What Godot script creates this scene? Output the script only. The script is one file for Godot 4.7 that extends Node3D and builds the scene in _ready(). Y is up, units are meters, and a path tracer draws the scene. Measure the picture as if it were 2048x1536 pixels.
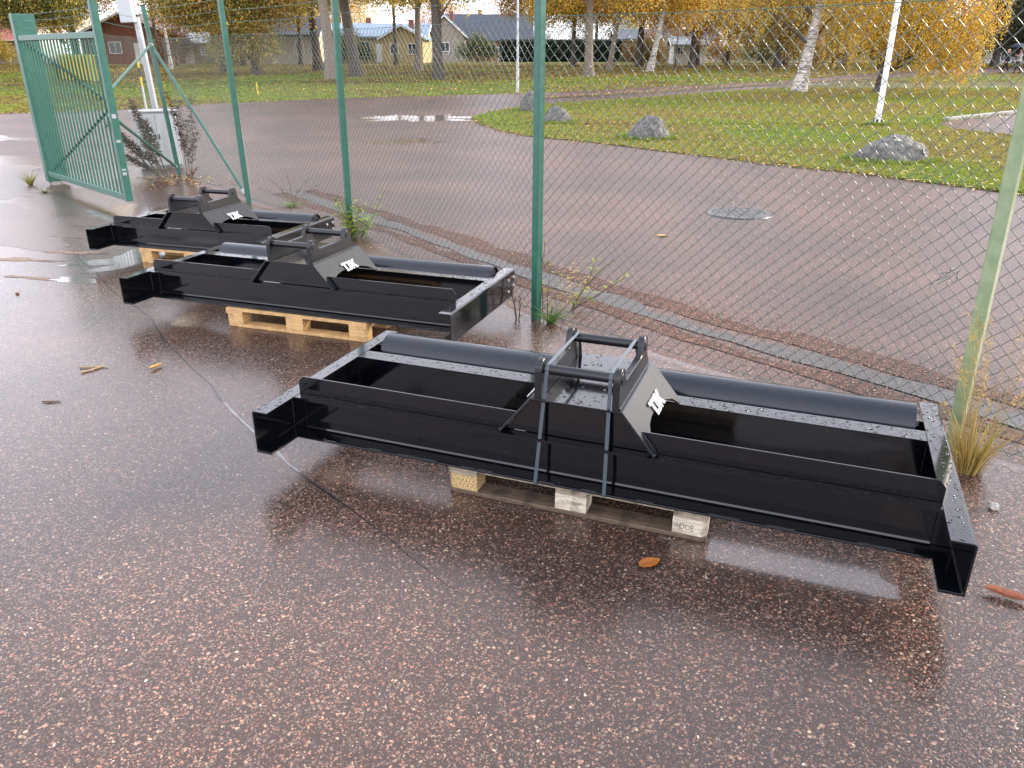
extends Node3D
# Three black levelling beams with rollers on pallets beside a green chain-link fence, on wet red asphalt.

var rng := RandomNumberGenerator.new()
var M := {}
var taken := {}


# ------------------------------------------------------------------ mesh builder
class MB:
	var v := PackedVector3Array()
	var n := PackedVector3Array()
	var c := PackedColorArray()
	var t := PackedVector2Array()
	var t2 := PackedVector2Array()

	func tri(a: Vector3, b: Vector3, d: Vector3, out: Vector3) -> void:
		var nn := (d - a).cross(b - a)
		if nn.length_squared() < 1e-18:
			return
		nn = nn.normalized()
		if nn.dot(out) < 0.0:
			nn = -nn
			v.append_array([a, d, b])
		else:
			v.append_array([a, b, d])
		n.append_array([nn, nn, nn])

	func quad(a: Vector3, b: Vector3, d: Vector3, e: Vector3, out: Vector3) -> void:
		tri(a, b, d, out)
		tri(a, d, e, out)

	func stri(a: Vector3, b: Vector3, d: Vector3, na: Vector3, nb: Vector3, nd: Vector3) -> void:
		var nn := (d - a).cross(b - a)
		if nn.length_squared() < 1e-18:
			return
		if nn.dot(na + nb + nd) < 0.0:
			v.append_array([a, d, b])
			n.append_array([na, nd, nb])
		else:
			v.append_array([a, b, d])
			n.append_array([na, nb, nd])

	# a box with chamfered edges
	func box(center: Vector3, size: Vector3, bevel := 0.0015, basis := Basis()) -> void:
		var h := size * 0.5
		var b: float = minf(bevel, minf(h.x, minf(h.y, h.z)) * 0.6)
		var xf := Transform3D(basis, center)
		var ax := [0, 1, 2]
		for a in 3:
			var p: int = (a + 1) % 3
			var q: int = (a + 2) % 3
			for s in [-1.0, 1.0]:
				var pts := []
				for k in [[-1, -1], [1, -1], [1, 1], [-1, 1]]:
					var w := Vector3.ZERO
					w[a] = s * h[a]
					w[p] = k[0] * (h[p] - b)
					w[q] = k[1] * (h[q] - b)
					pts.append(xf * w)
				var o := Vector3.ZERO
				o[a] = s
				quad(pts[0], pts[1], pts[2], pts[3], basis * o)
			for s in [-1.0, 1.0]:
				for r in [-1.0, 1.0]:
					var pts := []
					for k in [0, 1, 2, 3]:
						var w := Vector3.ZERO
						w[a] = (h[a] - b) * (-1.0 if k < 2 else 1.0)
						if k == 0 or k == 3:
							w[p] = s * h[p]
							w[q] = r * (h[q] - b)
						else:
							w[p] = s * (h[p] - b)
							w[q] = r * h[q]
						pts.append(xf * w)
					var o := Vector3.ZERO
					o[p] = s
					o[q] = r
					quad(pts[0], pts[1], pts[2], pts[3], basis * o)
		for i in 8:
			var s := Vector3(-1 if i & 1 else 1, -1 if i & 2 else 1, -1 if i & 4 else 1)
			tri(xf * Vector3(s.x * h.x, s.y * (h.y - b), s.z * (h.z - b)), xf * Vector3(s.x * (h.x - b), s.y * h.y, s.z * (h.z - b)), xf * Vector3(s.x * (h.x - b), s.y * (h.y - b), s.z * h.z), basis * s)

	# poly in the local xy plane, extruded from z = 0 to z = depth, edges chamfered
	func prism(poly: PackedVector2Array, xf: Transform3D, depth: float, bevel := 0.0012) -> void:
		var p := poly.duplicate()
		if not Geometry2D.is_polygon_clockwise(p):
			p.reverse()
		var m := p.size()
		var inner := PackedVector2Array()
		for i in m:
			var d0 := (p[i] - p[(i + m - 1) % m]).normalized()
			var d1 := (p[(i + 1) % m] - p[i]).normalized()
			var n0 := Vector2(-d0.y, d0.x)
			var n1 := Vector2(-d1.y, d1.x)
			if Geometry2D.is_polygon_clockwise(p) and false:
				n0 = -n0
			var bis := n0 + n1
			var k := bis.length_squared()
			bis = bis * (2.0 / maxf(k, 0.5)) if k > 1e-6 else n0
			inner.append(p[i] + bis * bevel)
		if absf(area(inner)) > absf(area(p)):
			for i in m:
				inner[i] = p[i] * 2.0 - inner[i]
		var idx := Geometry2D.triangulate_polygon(inner)
		var up := xf.basis.z.normalized()
		for s in 2:
			var z := 0.0 if s == 0 else depth
			for i in range(0, idx.size(), 3):
				tri(at(xf, inner[idx[i]], z), at(xf, inner[idx[i + 1]], z), at(xf, inner[idx[i + 2]], z), -up if s == 0 else up)
		for i in m:
			var j := (i + 1) % m
			var mid2 := (p[i] + p[j]) * 0.5
			var dir := (p[j] - p[i]).normalized()
			var on := Vector2(dir.y, -dir.x)
			if ((inner[i] + inner[j]) * 0.5 - mid2).dot(on) > 0.0:
				on = -on
			var o := xf.basis * Vector3(on.x, on.y, 0)
			quad(at(xf, p[i], bevel), at(xf, p[j], bevel), at(xf, p[j], depth - bevel), at(xf, p[i], depth - bevel), o)
			quad(at(xf, p[i], bevel), at(xf, p[j], bevel), at(xf, inner[j], 0), at(xf, inner[i], 0), o - up)
			quad(at(xf, p[i], depth - bevel), at(xf, p[j], depth - bevel), at(xf, inner[j], depth), at(xf, inner[i], depth), o + up)

	func at(xf: Transform3D, q: Vector2, z: float) -> Vector3:
		return xf * Vector3(q.x, q.y, z)

	func area(p: PackedVector2Array) -> float:
		var a := 0.0
		for i in p.size():
			a += p[i].cross(p[(i + 1) % p.size()])
		return a * 0.5

	# a round bar through points, radius per point
	func tube(pts: Array, radii: Array, sides := 8, caps := true) -> void:
		var m := pts.size()
		var rings := []
		var norms := []
		var ref := Vector3.UP
		for i in m:
			var d: Vector3 = (pts[mini(i + 1, m - 1)] - pts[maxi(i - 1, 0)])
			d = d.normalized()
			if absf(d.dot(ref)) > 0.95:
				ref = Vector3.RIGHT if absf(d.x) < 0.9 else Vector3.BACK
			var x := d.cross(ref).normalized()
			var y := x.cross(d).normalized()
			ref = y
			var ring := []
			var nr := []
			for k in sides:
				var a := TAU * k / sides
				var o := x * cos(a) + y * sin(a)
				ring.append(pts[i] + o * float(radii[i]))
				nr.append(o)
			rings.append(ring)
			norms.append(nr)
		for i in m - 1:
			for k in sides:
				var l := (k + 1) % sides
				stri(rings[i][k], rings[i + 1][k], rings[i + 1][l], norms[i][k], norms[i + 1][k], norms[i + 1][l])
				stri(rings[i][k], rings[i + 1][l], rings[i][l], norms[i][k], norms[i + 1][l], norms[i][l])
		if caps:
			var d0: Vector3 = (pts[0] - pts[1]).normalized()
			var d1: Vector3 = (pts[m - 1] - pts[m - 2]).normalized()
			for k in range(1, sides - 1):
				tri(rings[0][0], rings[0][k], rings[0][k + 1], d0)
				tri(rings[m - 1][0], rings[m - 1][k], rings[m - 1][k + 1], d1)

	func bar(a: Vector3, b: Vector3, r: float, sides := 8, r2 := -1.0) -> void:
		tube([a, b], [r, r if r2 < 0 else r2], sides)

	# a lathe round the local y axis: profile of (radius, y)
	func lathe(prof: Array, xf: Transform3D, sides := 24) -> void:
		var m := prof.size()
		for i in m - 1:
			var p0: Vector2 = prof[i]
			var p1: Vector2 = prof[i + 1]
			var sl := (p1 - p0).normalized()
			for k in sides:
				var a0 := TAU * k / sides
				var a1 := TAU * (k + 1) / sides
				var q := []
				var nn := []
				for e in [[p0, a0], [p1, a0], [p1, a1], [p0, a1]]:
					q.append(xf * Vector3(e[0].x * cos(e[1]), e[0].y, e[0].x * sin(e[1])))
					nn.append((xf.basis * Vector3(sl.y * cos(e[1]), -sl.x, sl.y * sin(e[1]))).normalized())
				stri(q[0], q[1], q[2], nn[0], nn[1], nn[2])
				stri(q[0], q[2], q[3], nn[0], nn[2], nn[3])

	func mesh() -> ArrayMesh:
		var a := []
		a.resize(Mesh.ARRAY_MAX)
		a[Mesh.ARRAY_VERTEX] = v
		a[Mesh.ARRAY_NORMAL] = n
		if c.size() == v.size():
			a[Mesh.ARRAY_COLOR] = c
		if t.size() == v.size():
			a[Mesh.ARRAY_TEX_UV] = t
		if t2.size() == v.size():
			a[Mesh.ARRAY_TEX_UV2] = t2
		var am := ArrayMesh.new()
		if v.size():
			am.add_surface_from_arrays(Mesh.PRIMITIVE_TRIANGLES, a)
		return am


func put(mb: MB, called: String, mat: Material, parent: Node = self, at := Vector3.ZERO) -> MeshInstance3D:
	var o := MeshInstance3D.new()
	o.mesh = mb.mesh()
	o.material_override = null
	if o.mesh.get_surface_count():
		o.mesh.surface_set_material(0, mat)
	o.name = numbered(called) if parent == self else called
	o.position = at
	parent.add_child(o, true)
	return o


func put_mesh(m: Mesh, called: String, parent: Node, xf: Transform3D) -> MeshInstance3D:
	var o := MeshInstance3D.new()
	o.mesh = m
	o.name = numbered(called) if parent == self else called
	o.transform = xf
	parent.add_child(o, true)
	return o


func many(m: Mesh, xfs: Array, cols: Array, called: String, parent: Node = self) -> MultiMeshInstance3D:
	var mm := MultiMesh.new()
	mm.transform_format = MultiMesh.TRANSFORM_3D
	mm.use_colors = cols.size() > 0
	mm.mesh = m
	mm.instance_count = xfs.size()
	for i in xfs.size():
		mm.set_instance_transform(i, xfs[i])
		if cols.size():
			mm.set_instance_color(i, cols[i])
	var o := MultiMeshInstance3D.new()
	o.multimesh = mm
	o.name = numbered(called) if parent == self else called
	parent.add_child(o, true)
	return o


func numbered(called: String) -> String:
	var k: int = taken.get(called, 0)
	taken[called] = k + 1
	return called if k == 0 else "%s_%03d" % [called, k]


func thing(called: String, label: String, category: String, at := Vector3.ZERO, turn := 0.0, group := "") -> Node3D:
	var o := Node3D.new()
	o.name = numbered(called)
	add_child(o)
	o.position = at
	o.rotation.y = turn
	tag(o, label, category, group)
	return o


func tag(o: Node, label: String, category: String, group := "", kind := "") -> void:
	if label: o.set_meta("label", label)
	if category: o.set_meta("category", category)
	if group: o.set_meta("group", group)
	if kind: o.set_meta("kind", kind)


# ------------------------------------------------------------------ materials
func lin(r: float, g: float, b: float, a := 1.0) -> Color:
	var k := Color(r, g, b).linear_to_srgb()
	k.a = a
	return k


func mat(called: String, col: Color, rough := 0.6, metal := 0.0) -> StandardMaterial3D:
	var m := StandardMaterial3D.new()
	m.resource_name = called
	m.albedo_color = col
	m.roughness = rough
	m.metallic = metal
	M[called] = m
	return m


func noise(freq: float, seed_: int, oct := 4, type := FastNoiseLite.TYPE_SIMPLEX_SMOOTH) -> FastNoiseLite:
	var f := FastNoiseLite.new()
	f.noise_type = type
	f.frequency = freq
	f.seed = seed_
	f.fractal_octaves = oct
	return f


func noise_tex(size: int, freq: float, seed_: int, lo: Color, hi: Color, oct := 4, contrast := 1.0) -> ImageTexture:
	var im := noise(freq, seed_, oct).get_seamless_image(size, size)
	im.convert(Image.FORMAT_L8)
	var d := im.get_data()
	var out := PackedByteArray()
	out.resize(size * size * 3)
	var lut := []
	for i in 256:
		var k := clampf((i / 255.0 - 0.5) * contrast + 0.5, 0.0, 1.0)
		var q := lo.lerp(hi, k)
		lut.append([int(q.r * 255), int(q.g * 255), int(q.b * 255)])
	for i in size * size:
		var q: Array = lut[d[i]]
		out[i * 3] = q[0]
		out[i * 3 + 1] = q[1]
		out[i * 3 + 2] = q[2]
	return ImageTexture.create_from_image(Image.create_from_data(size, size, false, Image.FORMAT_RGB8, out))


func grey_tex(size: int, freq: float, seed_: int, oct := 4) -> ImageTexture:
	var im := noise(freq, seed_, oct).get_seamless_image(size, size)
	im.convert(Image.FORMAT_L8)
	return ImageTexture.create_from_image(im)


func tri(m: StandardMaterial3D, scale: float, world := false) -> StandardMaterial3D:
	m.uv1_triplanar = true
	m.uv1_world_triplanar = world
	m.uv1_scale = Vector3.ONE * scale
	return m


# broken stone in dark binder: colour and relief
func asphalt_textures() -> Array:
	var S := 2048
	var col := PackedByteArray()
	col.resize(S * S * 3)
	var hgt := PackedByteArray()
	hgt.resize(S * S)
	var base := [67, 53, 46]
	for i in S * S:
		col[i * 3] = base[0]
		col[i * 3 + 1] = base[1]
		col[i * 3 + 2] = base[2]
	hgt.fill(70)
	var tones := [[130, 97, 82], [143, 104, 87], [112, 88, 76], [104, 93, 85], [150, 120, 99], [92, 79, 72], [130, 115, 102], [156, 129, 106], [134, 88, 73], [86, 78, 74]]
	for k in 420000:
		var x := rng.randi() & 2047
		var y := rng.randi() & 2047
		var tn: Array = tones[rng.randi() % 10]
		var f := rng.randf_range(0.55, 1.0)
		for q in [0, 1]:
			var p: int = y * S + ((x + int(q)) & 2047)
			col[p * 3] = int(tn[0] * f * 0.72)
			col[p * 3 + 1] = int(tn[1] * f * 0.72)
			col[p * 3 + 2] = int(tn[2] * f * 0.74)
			hgt[p] = 70 + int(f * 30)
	for k in 120000:
		var cx := rng.randi() & 2047
		var cy := rng.randi() & 2047
		var u := rng.randf()
		var a := 1.5 + 1.8 * u * u if k < 75000 else 2.8 + 3.6 * u * u
		var b := a * rng.randf_range(0.35, 0.95)
		var th := rng.randf() * PI
		var cs := cos(th)
		var sn := sin(th)
		var tn: Array = tones[rng.randi() % 10]
		var f := rng.randf_range(0.6, 1.25)
		var w := rng.randf()
		if w > 0.992:
			tn = [192, 178, 158]
		elif w > 0.95:
			tn = [168, 146, 122]
		elif w > 0.90:
			tn = [156, 114, 92]
		var cut := rng.randf_range(0.2, 0.9)
		var cut_a := rng.randf() * TAU
		var cx2 := cos(cut_a)
		var cy2 := sin(cut_a)
		var r := int(ceil(a))
		var hh := rng.randi_range(120, 235)
		for dy in range(-r, r + 1):
			for dx in range(-r, r + 1):
				var px := (dx * cs + dy * sn) / a
				var py := (-dx * sn + dy * cs) / b
				var d := px * px + py * py
				if d > 1.0 or px * cx2 + py * cy2 > cut:
					continue
				var p := (((cy + dy) & 2047) * S + ((cx + dx) & 2047))
				col[p * 3] = mini(int(tn[0] * f), 255)
				col[p * 3 + 1] = mini(int(tn[1] * f), 255)
				col[p * 3 + 2] = mini(int(tn[2] * f), 255)
				hgt[p] = int(70 + (hh - 70) * (1.0 - d * d))
	return [ImageTexture.create_from_image(Image.create_from_data(S, S, false, Image.FORMAT_RGB8, col)), ImageTexture.create_from_image(Image.create_from_data(S, S, false, Image.FORMAT_L8, hgt))]


# long grain along u
func wood_tex(lo: Color, hi: Color, seed_: int, grime: float) -> ImageTexture:
	var W := 512
	var H := 256
	var a := noise(0.02, seed_, 3)
	var b := noise(0.008, seed_ + 7, 4)
	var f := noise(0.15, seed_ + 3, 2)
	var im := Image.create(W, H, false, Image.FORMAT_RGB8)
	for y in H:
		for x in W:
			var warp := a.get_noise_2d(x * 0.35, y * 2.0) * 9.0
			var g := 0.5 + 0.5 * sin((y + warp) * 0.42) * 0.5 + f.get_noise_2d(x * 0.12, y * 2.2) * 0.45
			var q := lo.lerp(hi, clampf(g, 0, 1))
			var st := clampf((b.get_noise_2d(x * 1.0, y * 2.0)) * 2.2, 0, 1) * grime
			q = q.lerp(Color(0.2, 0.17, 0.14), st)
			im.set_pixel(x, y, q)
	return ImageTexture.create_from_image(im)


func birch_tex() -> ImageTexture:
	var W := 256
	var H := 512
	var a := noise(0.02, 91, 4)
	var b := noise(0.05, 17, 3)
	var im := Image.create(W, H, false, Image.FORMAT_RGB8)
	for y in H:
		for x in W:
			var q := Color(0.9, 0.88, 0.85).lerp(Color(0.7, 0.65, 0.6), clampf(0.4 + a.get_noise_2d(x, y) * 0.9, 0, 1))
			var m := b.get_noise_2d(x * 0.28, y * 1.9)
			if m > 0.16:
				q = q.lerp(Color(0.09, 0.08, 0.07), clampf((m - 0.16) * 9.0, 0, 1))
			im.set_pixel(x, y, q)
	return ImageTexture.create_from_image(im)


func make_materials() -> void:
	var as_t := asphalt_textures()
	var a := mat("wet_asphalt", Color(1, 1, 1), 0.17)
	a.albedo_texture = as_t[0]
	a.heightmap_enabled = true
	a.heightmap_texture = as_t[1]
	a.heightmap_scale = 0.13
	a.uv1_scale = Vector3(1.0 / 2.4, 1.0 / 2.4, 1)
	a.detail_enabled = true
	a.detail_blend_mode = BaseMaterial3D.BLEND_MODE_MUL
	a.detail_uv_layer = BaseMaterial3D.DETAIL_UV_2
	a.detail_albedo = noise_tex(512, 0.012, 5, Color(0.78, 0.78, 0.8), Color(1, 0.97, 0.95), 5, 1.6)
	a.uv2_scale = Vector3(1.0 / 19.0, 1.0 / 19.0, 1)
	var ro := a.duplicate()
	ro.resource_name = "damp_asphalt"
	ro.albedo_color = Color(1.0, 0.96, 0.97)
	ro.roughness = 0.45
	ro.metallic_specular = 0.42
	M.damp_asphalt = ro
	var r := a.duplicate()
	r.resource_name = "red_gravel_asphalt"
	r.albedo_color = Color(1.0, 0.91, 0.88)
	r.roughness = 0.7
	r.metallic_specular = 0.35
	M.red_gravel = r
	var k := a.duplicate()
	k.resource_name = "grey_asphalt"
	k.albedo_color = Color(0.68, 0.8, 0.86)
	k.roughness = 0.4
	M.grey_asphalt = k
	var w := mat("water_film", Color(1, 1, 1, 0.0), 0.1)
	w.transparency = BaseMaterial3D.TRANSPARENCY_ALPHA
	w.metallic_specular = 0.5
	w.normal_enabled = true
	var nim := noise(0.03, 77, 3).get_seamless_image(256, 256)
	nim.bump_map_to_normal_map(1.2)
	w.normal_texture = ImageTexture.create_from_image(nim)
	w.normal_scale = 0.05
	w.uv1_scale = Vector3(1.2, 1.2, 1)

	var black := lin(0.0022, 0.0027, 0.0042)
	var p := mat("black_paint", black, 0.1)
	p.clearcoat_enabled = true
	p.clearcoat = 0.18
	p.clearcoat_roughness = 0.04
	p.heightmap_enabled = true
	p.heightmap_texture = grey_tex(256, 0.05, 12, 3)
	p.heightmap_scale = 0.003
	tri(p, 2.5)
	var p2 := mat("black_paint_satin", lin(0.007, 0.008, 0.0105), 0.33)
	p2.roughness_texture = noise_tex(256, 0.012, 31, Color(0.86, 0.86, 0.86), Color(1, 1, 1), 3, 1.2)
	p2.heightmap_enabled = true
	p2.heightmap_texture = grey_tex(256, 0.06, 13, 3)
	p2.heightmap_scale = 0.004
	tri(p2, 3.0)
	var p4 := mat("dusty_black_paint", Color(1, 1, 1), 0.4)
	p4.albedo_texture = noise_tex(256, 0.03, 33, lin(0.007, 0.0085, 0.011), lin(0.019, 0.0215, 0.026), 4, 1.8)
	p4.metallic_specular = 0.42
	tri(p4, 1.0)
	p4.uv1_scale = Vector3(0.8, 0.8, 9.0)
	var p3 := mat("roller_paint", lin(0.010, 0.0135, 0.021), 0.25)
	p3.roughness_texture = noise_tex(256, 0.02, 41, Color(0.5, 0.5, 0.5), Color(1, 1, 1), 4, 1.6)
	tri(p3, 1.5)
	mat("zinc", lin(0.55, 0.56, 0.58), 0.3, 0.9)
	mat("white_letter", lin(0.72, 0.72, 0.7), 0.45)
	var wd := mat("droplet_water", Color(1, 1, 1, 0.0), 0.0)
	wd.refraction_enabled = true
	wd.refraction_scale = 0.033
	mat("strap_plastic", lin(0.055, 0.075, 0.085), 0.22)
	for e in [["wood_worn", Color(0.5, 0.45, 0.38), Color(0.66, 0.61, 0.53), 3, 0.75], ["wood_new", Color(0.72, 0.56, 0.36), Color(0.86, 0.72, 0.5), 9, 0.15], ["wood_pale", Color(0.68, 0.63, 0.55), Color(0.83, 0.79, 0.71), 15, 0.35], ["wood_wet_shaded", Color(0.3, 0.24, 0.19), Color(0.44, 0.37, 0.3), 21, 0.6]]:
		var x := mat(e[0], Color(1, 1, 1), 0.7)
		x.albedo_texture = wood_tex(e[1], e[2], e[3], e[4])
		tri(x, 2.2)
	var chip := mat("chipboard", Color(1, 1, 1), 0.8)
	chip.albedo_texture = noise_tex(256, 0.11, 8, Color(0.5, 0.4, 0.24), Color(0.82, 0.72, 0.52), 3, 2.2)
	tri(chip, 4.0)
	mat("ink", lin(0.12, 0.1, 0.09), 0.8)

	var g := mat("green_paint", Color(1, 1, 1), 0.4)
	g.albedo_texture = noise_tex(256, 0.02, 55, lin(0.02, 0.10, 0.07), lin(0.03, 0.128, 0.088), 4, 1.4)
	tri(g, 1.2)
	var g2 := mat("faded_green_paint", Color(1, 1, 1), 0.35)
	g2.albedo_texture = noise_tex(256, 0.03, 56, lin(0.19, 0.26, 0.14), lin(0.27, 0.33, 0.19), 4, 1.4)
	tri(g2, 1.2)
	mat("fence_wire", lin(0.06, 0.095, 0.078), 0.32).metallic_specular = 0.8
	mat("green_wire", lin(0.035, 0.12, 0.09), 0.4)
	mat("yellow_sign", lin(0.62, 0.47, 0.02), 0.5)
	mat("white_paint", lin(0.78, 0.78, 0.76), 0.45)
	mat("galvanised", lin(0.42, 0.43, 0.44), 0.45, 0.6)
	mat("grey_metal", lin(0.34, 0.36, 0.37), 0.45)
	mat("light_grey", lin(0.5, 0.52, 0.52), 0.5)
	mat("black_plastic", lin(0.02, 0.02, 0.02), 0.5)
	var cc := mat("concrete", Color(1, 1, 1), 0.85)
	cc.albedo_texture = noise_tex(256, 0.04, 60, Color(0.5, 0.49, 0.46), Color(0.72, 0.71, 0.68), 5, 1.5)
	tri(cc, 1.5)
	var ci := mat("cast_iron", Color(1, 1, 1), 0.35, 0.3)
	ci.albedo_texture = noise_tex(256, 0.05, 61, Color(0.2, 0.21, 0.22), Color(0.31, 0.31, 0.31), 4, 1.4)
	tri(ci, 2.0)
	var st := mat("boulder_stone", Color(1, 1, 1), 0.75)
	st.albedo_texture = noise_tex(512, 0.02, 62, Color(0.24, 0.24, 0.24), Color(0.47, 0.45, 0.42), 6, 1.8)
	st.heightmap_enabled = true
	st.heightmap_texture = grey_tex(256, 0.05, 63, 5)
	st.heightmap_scale = 0.5
	tri(st, 0.9)
	mat("lichen", lin(0.42, 0.42, 0.3), 0.9)
	var so := mat("lawn_soil", Color(1, 1, 1), 0.95)
	so.albedo_texture = noise_tex(512, 0.02, 64, Color(0.25, 0.27, 0.1), Color(0.42, 0.4, 0.16), 6, 1.6)
	so.uv1_scale = Vector3(0.11, 0.11, 1)
	so.detail_enabled = true
	so.detail_blend_mode = BaseMaterial3D.BLEND_MODE_MUL
	so.detail_uv_layer = BaseMaterial3D.DETAIL_UV_2
	so.detail_albedo = noise_tex(512, 0.02, 65, Color(0.75, 0.72, 0.65), Color(1, 1, 0.95), 5, 1.6)
	so.uv2_scale = Vector3(0.023, 0.023, 1)
	for e in [["grass_blade", 0.7], ["leaf", 0.55], ["litter", 0.6]]:
		var x := mat(e[0], Color(1, 1, 1), e[1])
		x.vertex_color_use_as_albedo = true
		x.backlight_enabled = true
		x.backlight = Color(0.75, 0.75, 0.75)
	M.litter.backlight_enabled = false
	var bk := mat("dark_bark", Color(1, 1, 1), 0.9)
	bk.albedo_texture = noise_tex(256, 0.05, 70, Color(0.24, 0.21, 0.19), Color(0.43, 0.39, 0.35), 5, 1.8)
	bk.heightmap_enabled = true
	bk.heightmap_texture = grey_tex(256, 0.06, 71, 4)
	bk.heightmap_scale = 3.0
	tri(bk, 0.8)
	var bk2 := bk.duplicate()
	bk2.albedo_texture = noise_tex(256, 0.05, 72, Color(0.42, 0.38, 0.34), Color(0.6, 0.55, 0.49), 5, 1.8)
	M.pale_bark = bk2
	var bi := mat("birch_bark", Color(1, 1, 1), 0.8)
	bi.albedo_texture = birch_tex()
	tri(bi, 0.4)
	for e in [["brick_wall", 0.27, 0.115, 0.075], ["yellow_wall", 0.55, 0.43, 0.21], ["cream_wall", 0.6, 0.55, 0.45], ["orange_wall", 0.5, 0.27, 0.12], ["white_wall", 0.72, 0.72, 0.7], ["beige_wall", 0.36, 0.31, 0.25]]:
		var x := mat(e[0], Color(1, 1, 1), 0.9)
		var q := lin(e[1], e[2], e[3])
		x.albedo_texture = noise_tex(128, 0.05, 80, q * 0.88, q, 4, 1.5)
		tri(x, 0.25)
	for e in [["red_roof", 0.32, 0.08, 0.06], ["dark_roof", 0.055, 0.065, 0.085], ["blue_roof", 0.2, 0.27, 0.36], ["brown_roof", 0.13, 0.05, 0.045], ["grey_roof", 0.25, 0.29, 0.33]]:
		mat(e[0], lin(e[1], e[2], e[3]), 0.6)
	mat("window_glass", lin(0.03, 0.04, 0.05), 0.08)
	mat("skin", lin(0.5, 0.3, 0.22), 0.6)
	mat("dark_cloth", lin(0.012, 0.014, 0.02), 0.85)
	mat("navy_cloth", lin(0.015, 0.02, 0.045), 0.8)
	mat("pale_cloth", lin(0.45, 0.42, 0.42), 0.85)
	mat("blond_hair", lin(0.4, 0.3, 0.17), 0.7)
	mat("brown_hair", lin(0.06, 0.035, 0.02), 0.7)


# ------------------------------------------------------------------ terrain
func gy(z: float) -> float:
	var d := -z
	return 0.0165 * clampf(d - 13.0, 0.0, 51.0) + 0.004 * maxf(d - 64.0, 0.0)


# a sheet that follows the terrain; sliced across z so that it keeps its bends
func sheet(called: String, poly: Array, lift: float, material: Material, uvs := 1.0) -> MeshInstance3D:
	var mb := MB.new()
	var pv := PackedVector2Array(poly)
	var z0 := 1e9
	var z1 := -1e9
	for q in pv:
		z0 = minf(z0, q.y)
		z1 = maxf(z1, q.y)
	var k := 0
	var z := 11.0
	while z > z0:
		var zn := z - 3.0
		if zn < z1:
			var strip := PackedVector2Array([Vector2(-900, z), Vector2(900, z), Vector2(900, zn), Vector2(-900, zn)])
			for piece in Geometry2D.intersect_polygons(pv, strip):
				var idx := Geometry2D.triangulate_polygon(piece)
				for i in range(0, idx.size(), 3):
					var w := []
					for j in 3:
						var q: Vector2 = piece[idx[i + j]]
						w.append(Vector3(q.x, gy(q.y) + lift, q.y))
					mb.tri(w[0], w[1], w[2], Vector3.UP)
		z = zn
	for q in mb.v:
		mb.t.append(Vector2(q.x, q.z) * uvs)
		mb.t2.append(Vector2(q.x + q.z * 0.3, q.z - q.x * 0.3) * uvs)
	return put(mb, called, material)


# an uneven closed outline round a centre, long axis turned by a
func blob(cx: float, cz: float, rx: float, rz: float, turn: float, seed_: int, rough := 0.3, count := 40) -> Array:
	var f := noise(0.9, seed_, 4)
	var out := []
	for i in count:
		var a := TAU * i / count
		var r := 1.0 + rough * 2.0 * f.get_noise_2d(cos(a) * 1.6 + 5.0, sin(a) * 1.6)
		var q := Vector2(cos(a) * rx * r, sin(a) * rz * r).rotated(turn)
		out.append(Vector2(cx + q.x, cz + q.y))
	return out


# more points and a wander along an outline
func rough_line(pts: Array, step: float, amp: float, seed_: int) -> Array:
	var f := noise(0.6, seed_, 4)
	var out := []
	for i in pts.size() - 1:
		var a: Vector2 = pts[i]
		var b: Vector2 = pts[i + 1]
		var m := maxi(1, int(a.distance_to(b) / step))
		for k in m:
			var q := a.lerp(b, float(k) / m)
			var nn := (b - a).normalized().orthogonal()
			out.append(q + nn * f.get_noise_2d(q.x, q.y) * amp * 2.0)
	out.append(pts[pts.size() - 1])
	return out


const ROAD_FAR := [Vector2(-60, -6), Vector2(-15.9, -25.6), Vector2(-13.3, -26.9), Vector2(-10.9, -29.6), Vector2(-6.4, -32.8), Vector2(-0.5, -35.2), Vector2(1.3, -36.0), Vector2(14.4, -45.9), Vector2(21.9, -54.4), Vector2(46.6, -76.6), Vector2(75, -102)]
const ISLAND_NEAR := [Vector2(-1.16, -24.1), Vector2(-0.8, -22.2), Vector2(-0.3, -20.7), Vector2(0.31, -19.56), Vector2(1.96, -18.1), Vector2(3.74, -16.06), Vector2(4.86, -14.84), Vector2(5.89, -13.9), Vector2(6.69, -12.91), Vector2(7.56, -11.69), Vector2(10, -8.4), Vector2(16, -1)]
const ISLAND_FAR := [Vector2(60, -81), Vector2(35.2, -58.2), Vector2(21.5, -47.7), Vector2(12.27, -38.9), Vector2(5.4, -32.5), Vector2(0.63, -28.7), Vector2(-0.5, -26.4), Vector2(-1.16, -24.1)]
const PARKING := [Vector2(11.66, -22.6), Vector2(15.9, -25.6), Vector2(30, -33), Vector2(34, -22), Vector2(22, -17.5), Vector2(12.1, -19.2), Vector2(11.3, -21.0)]


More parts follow.
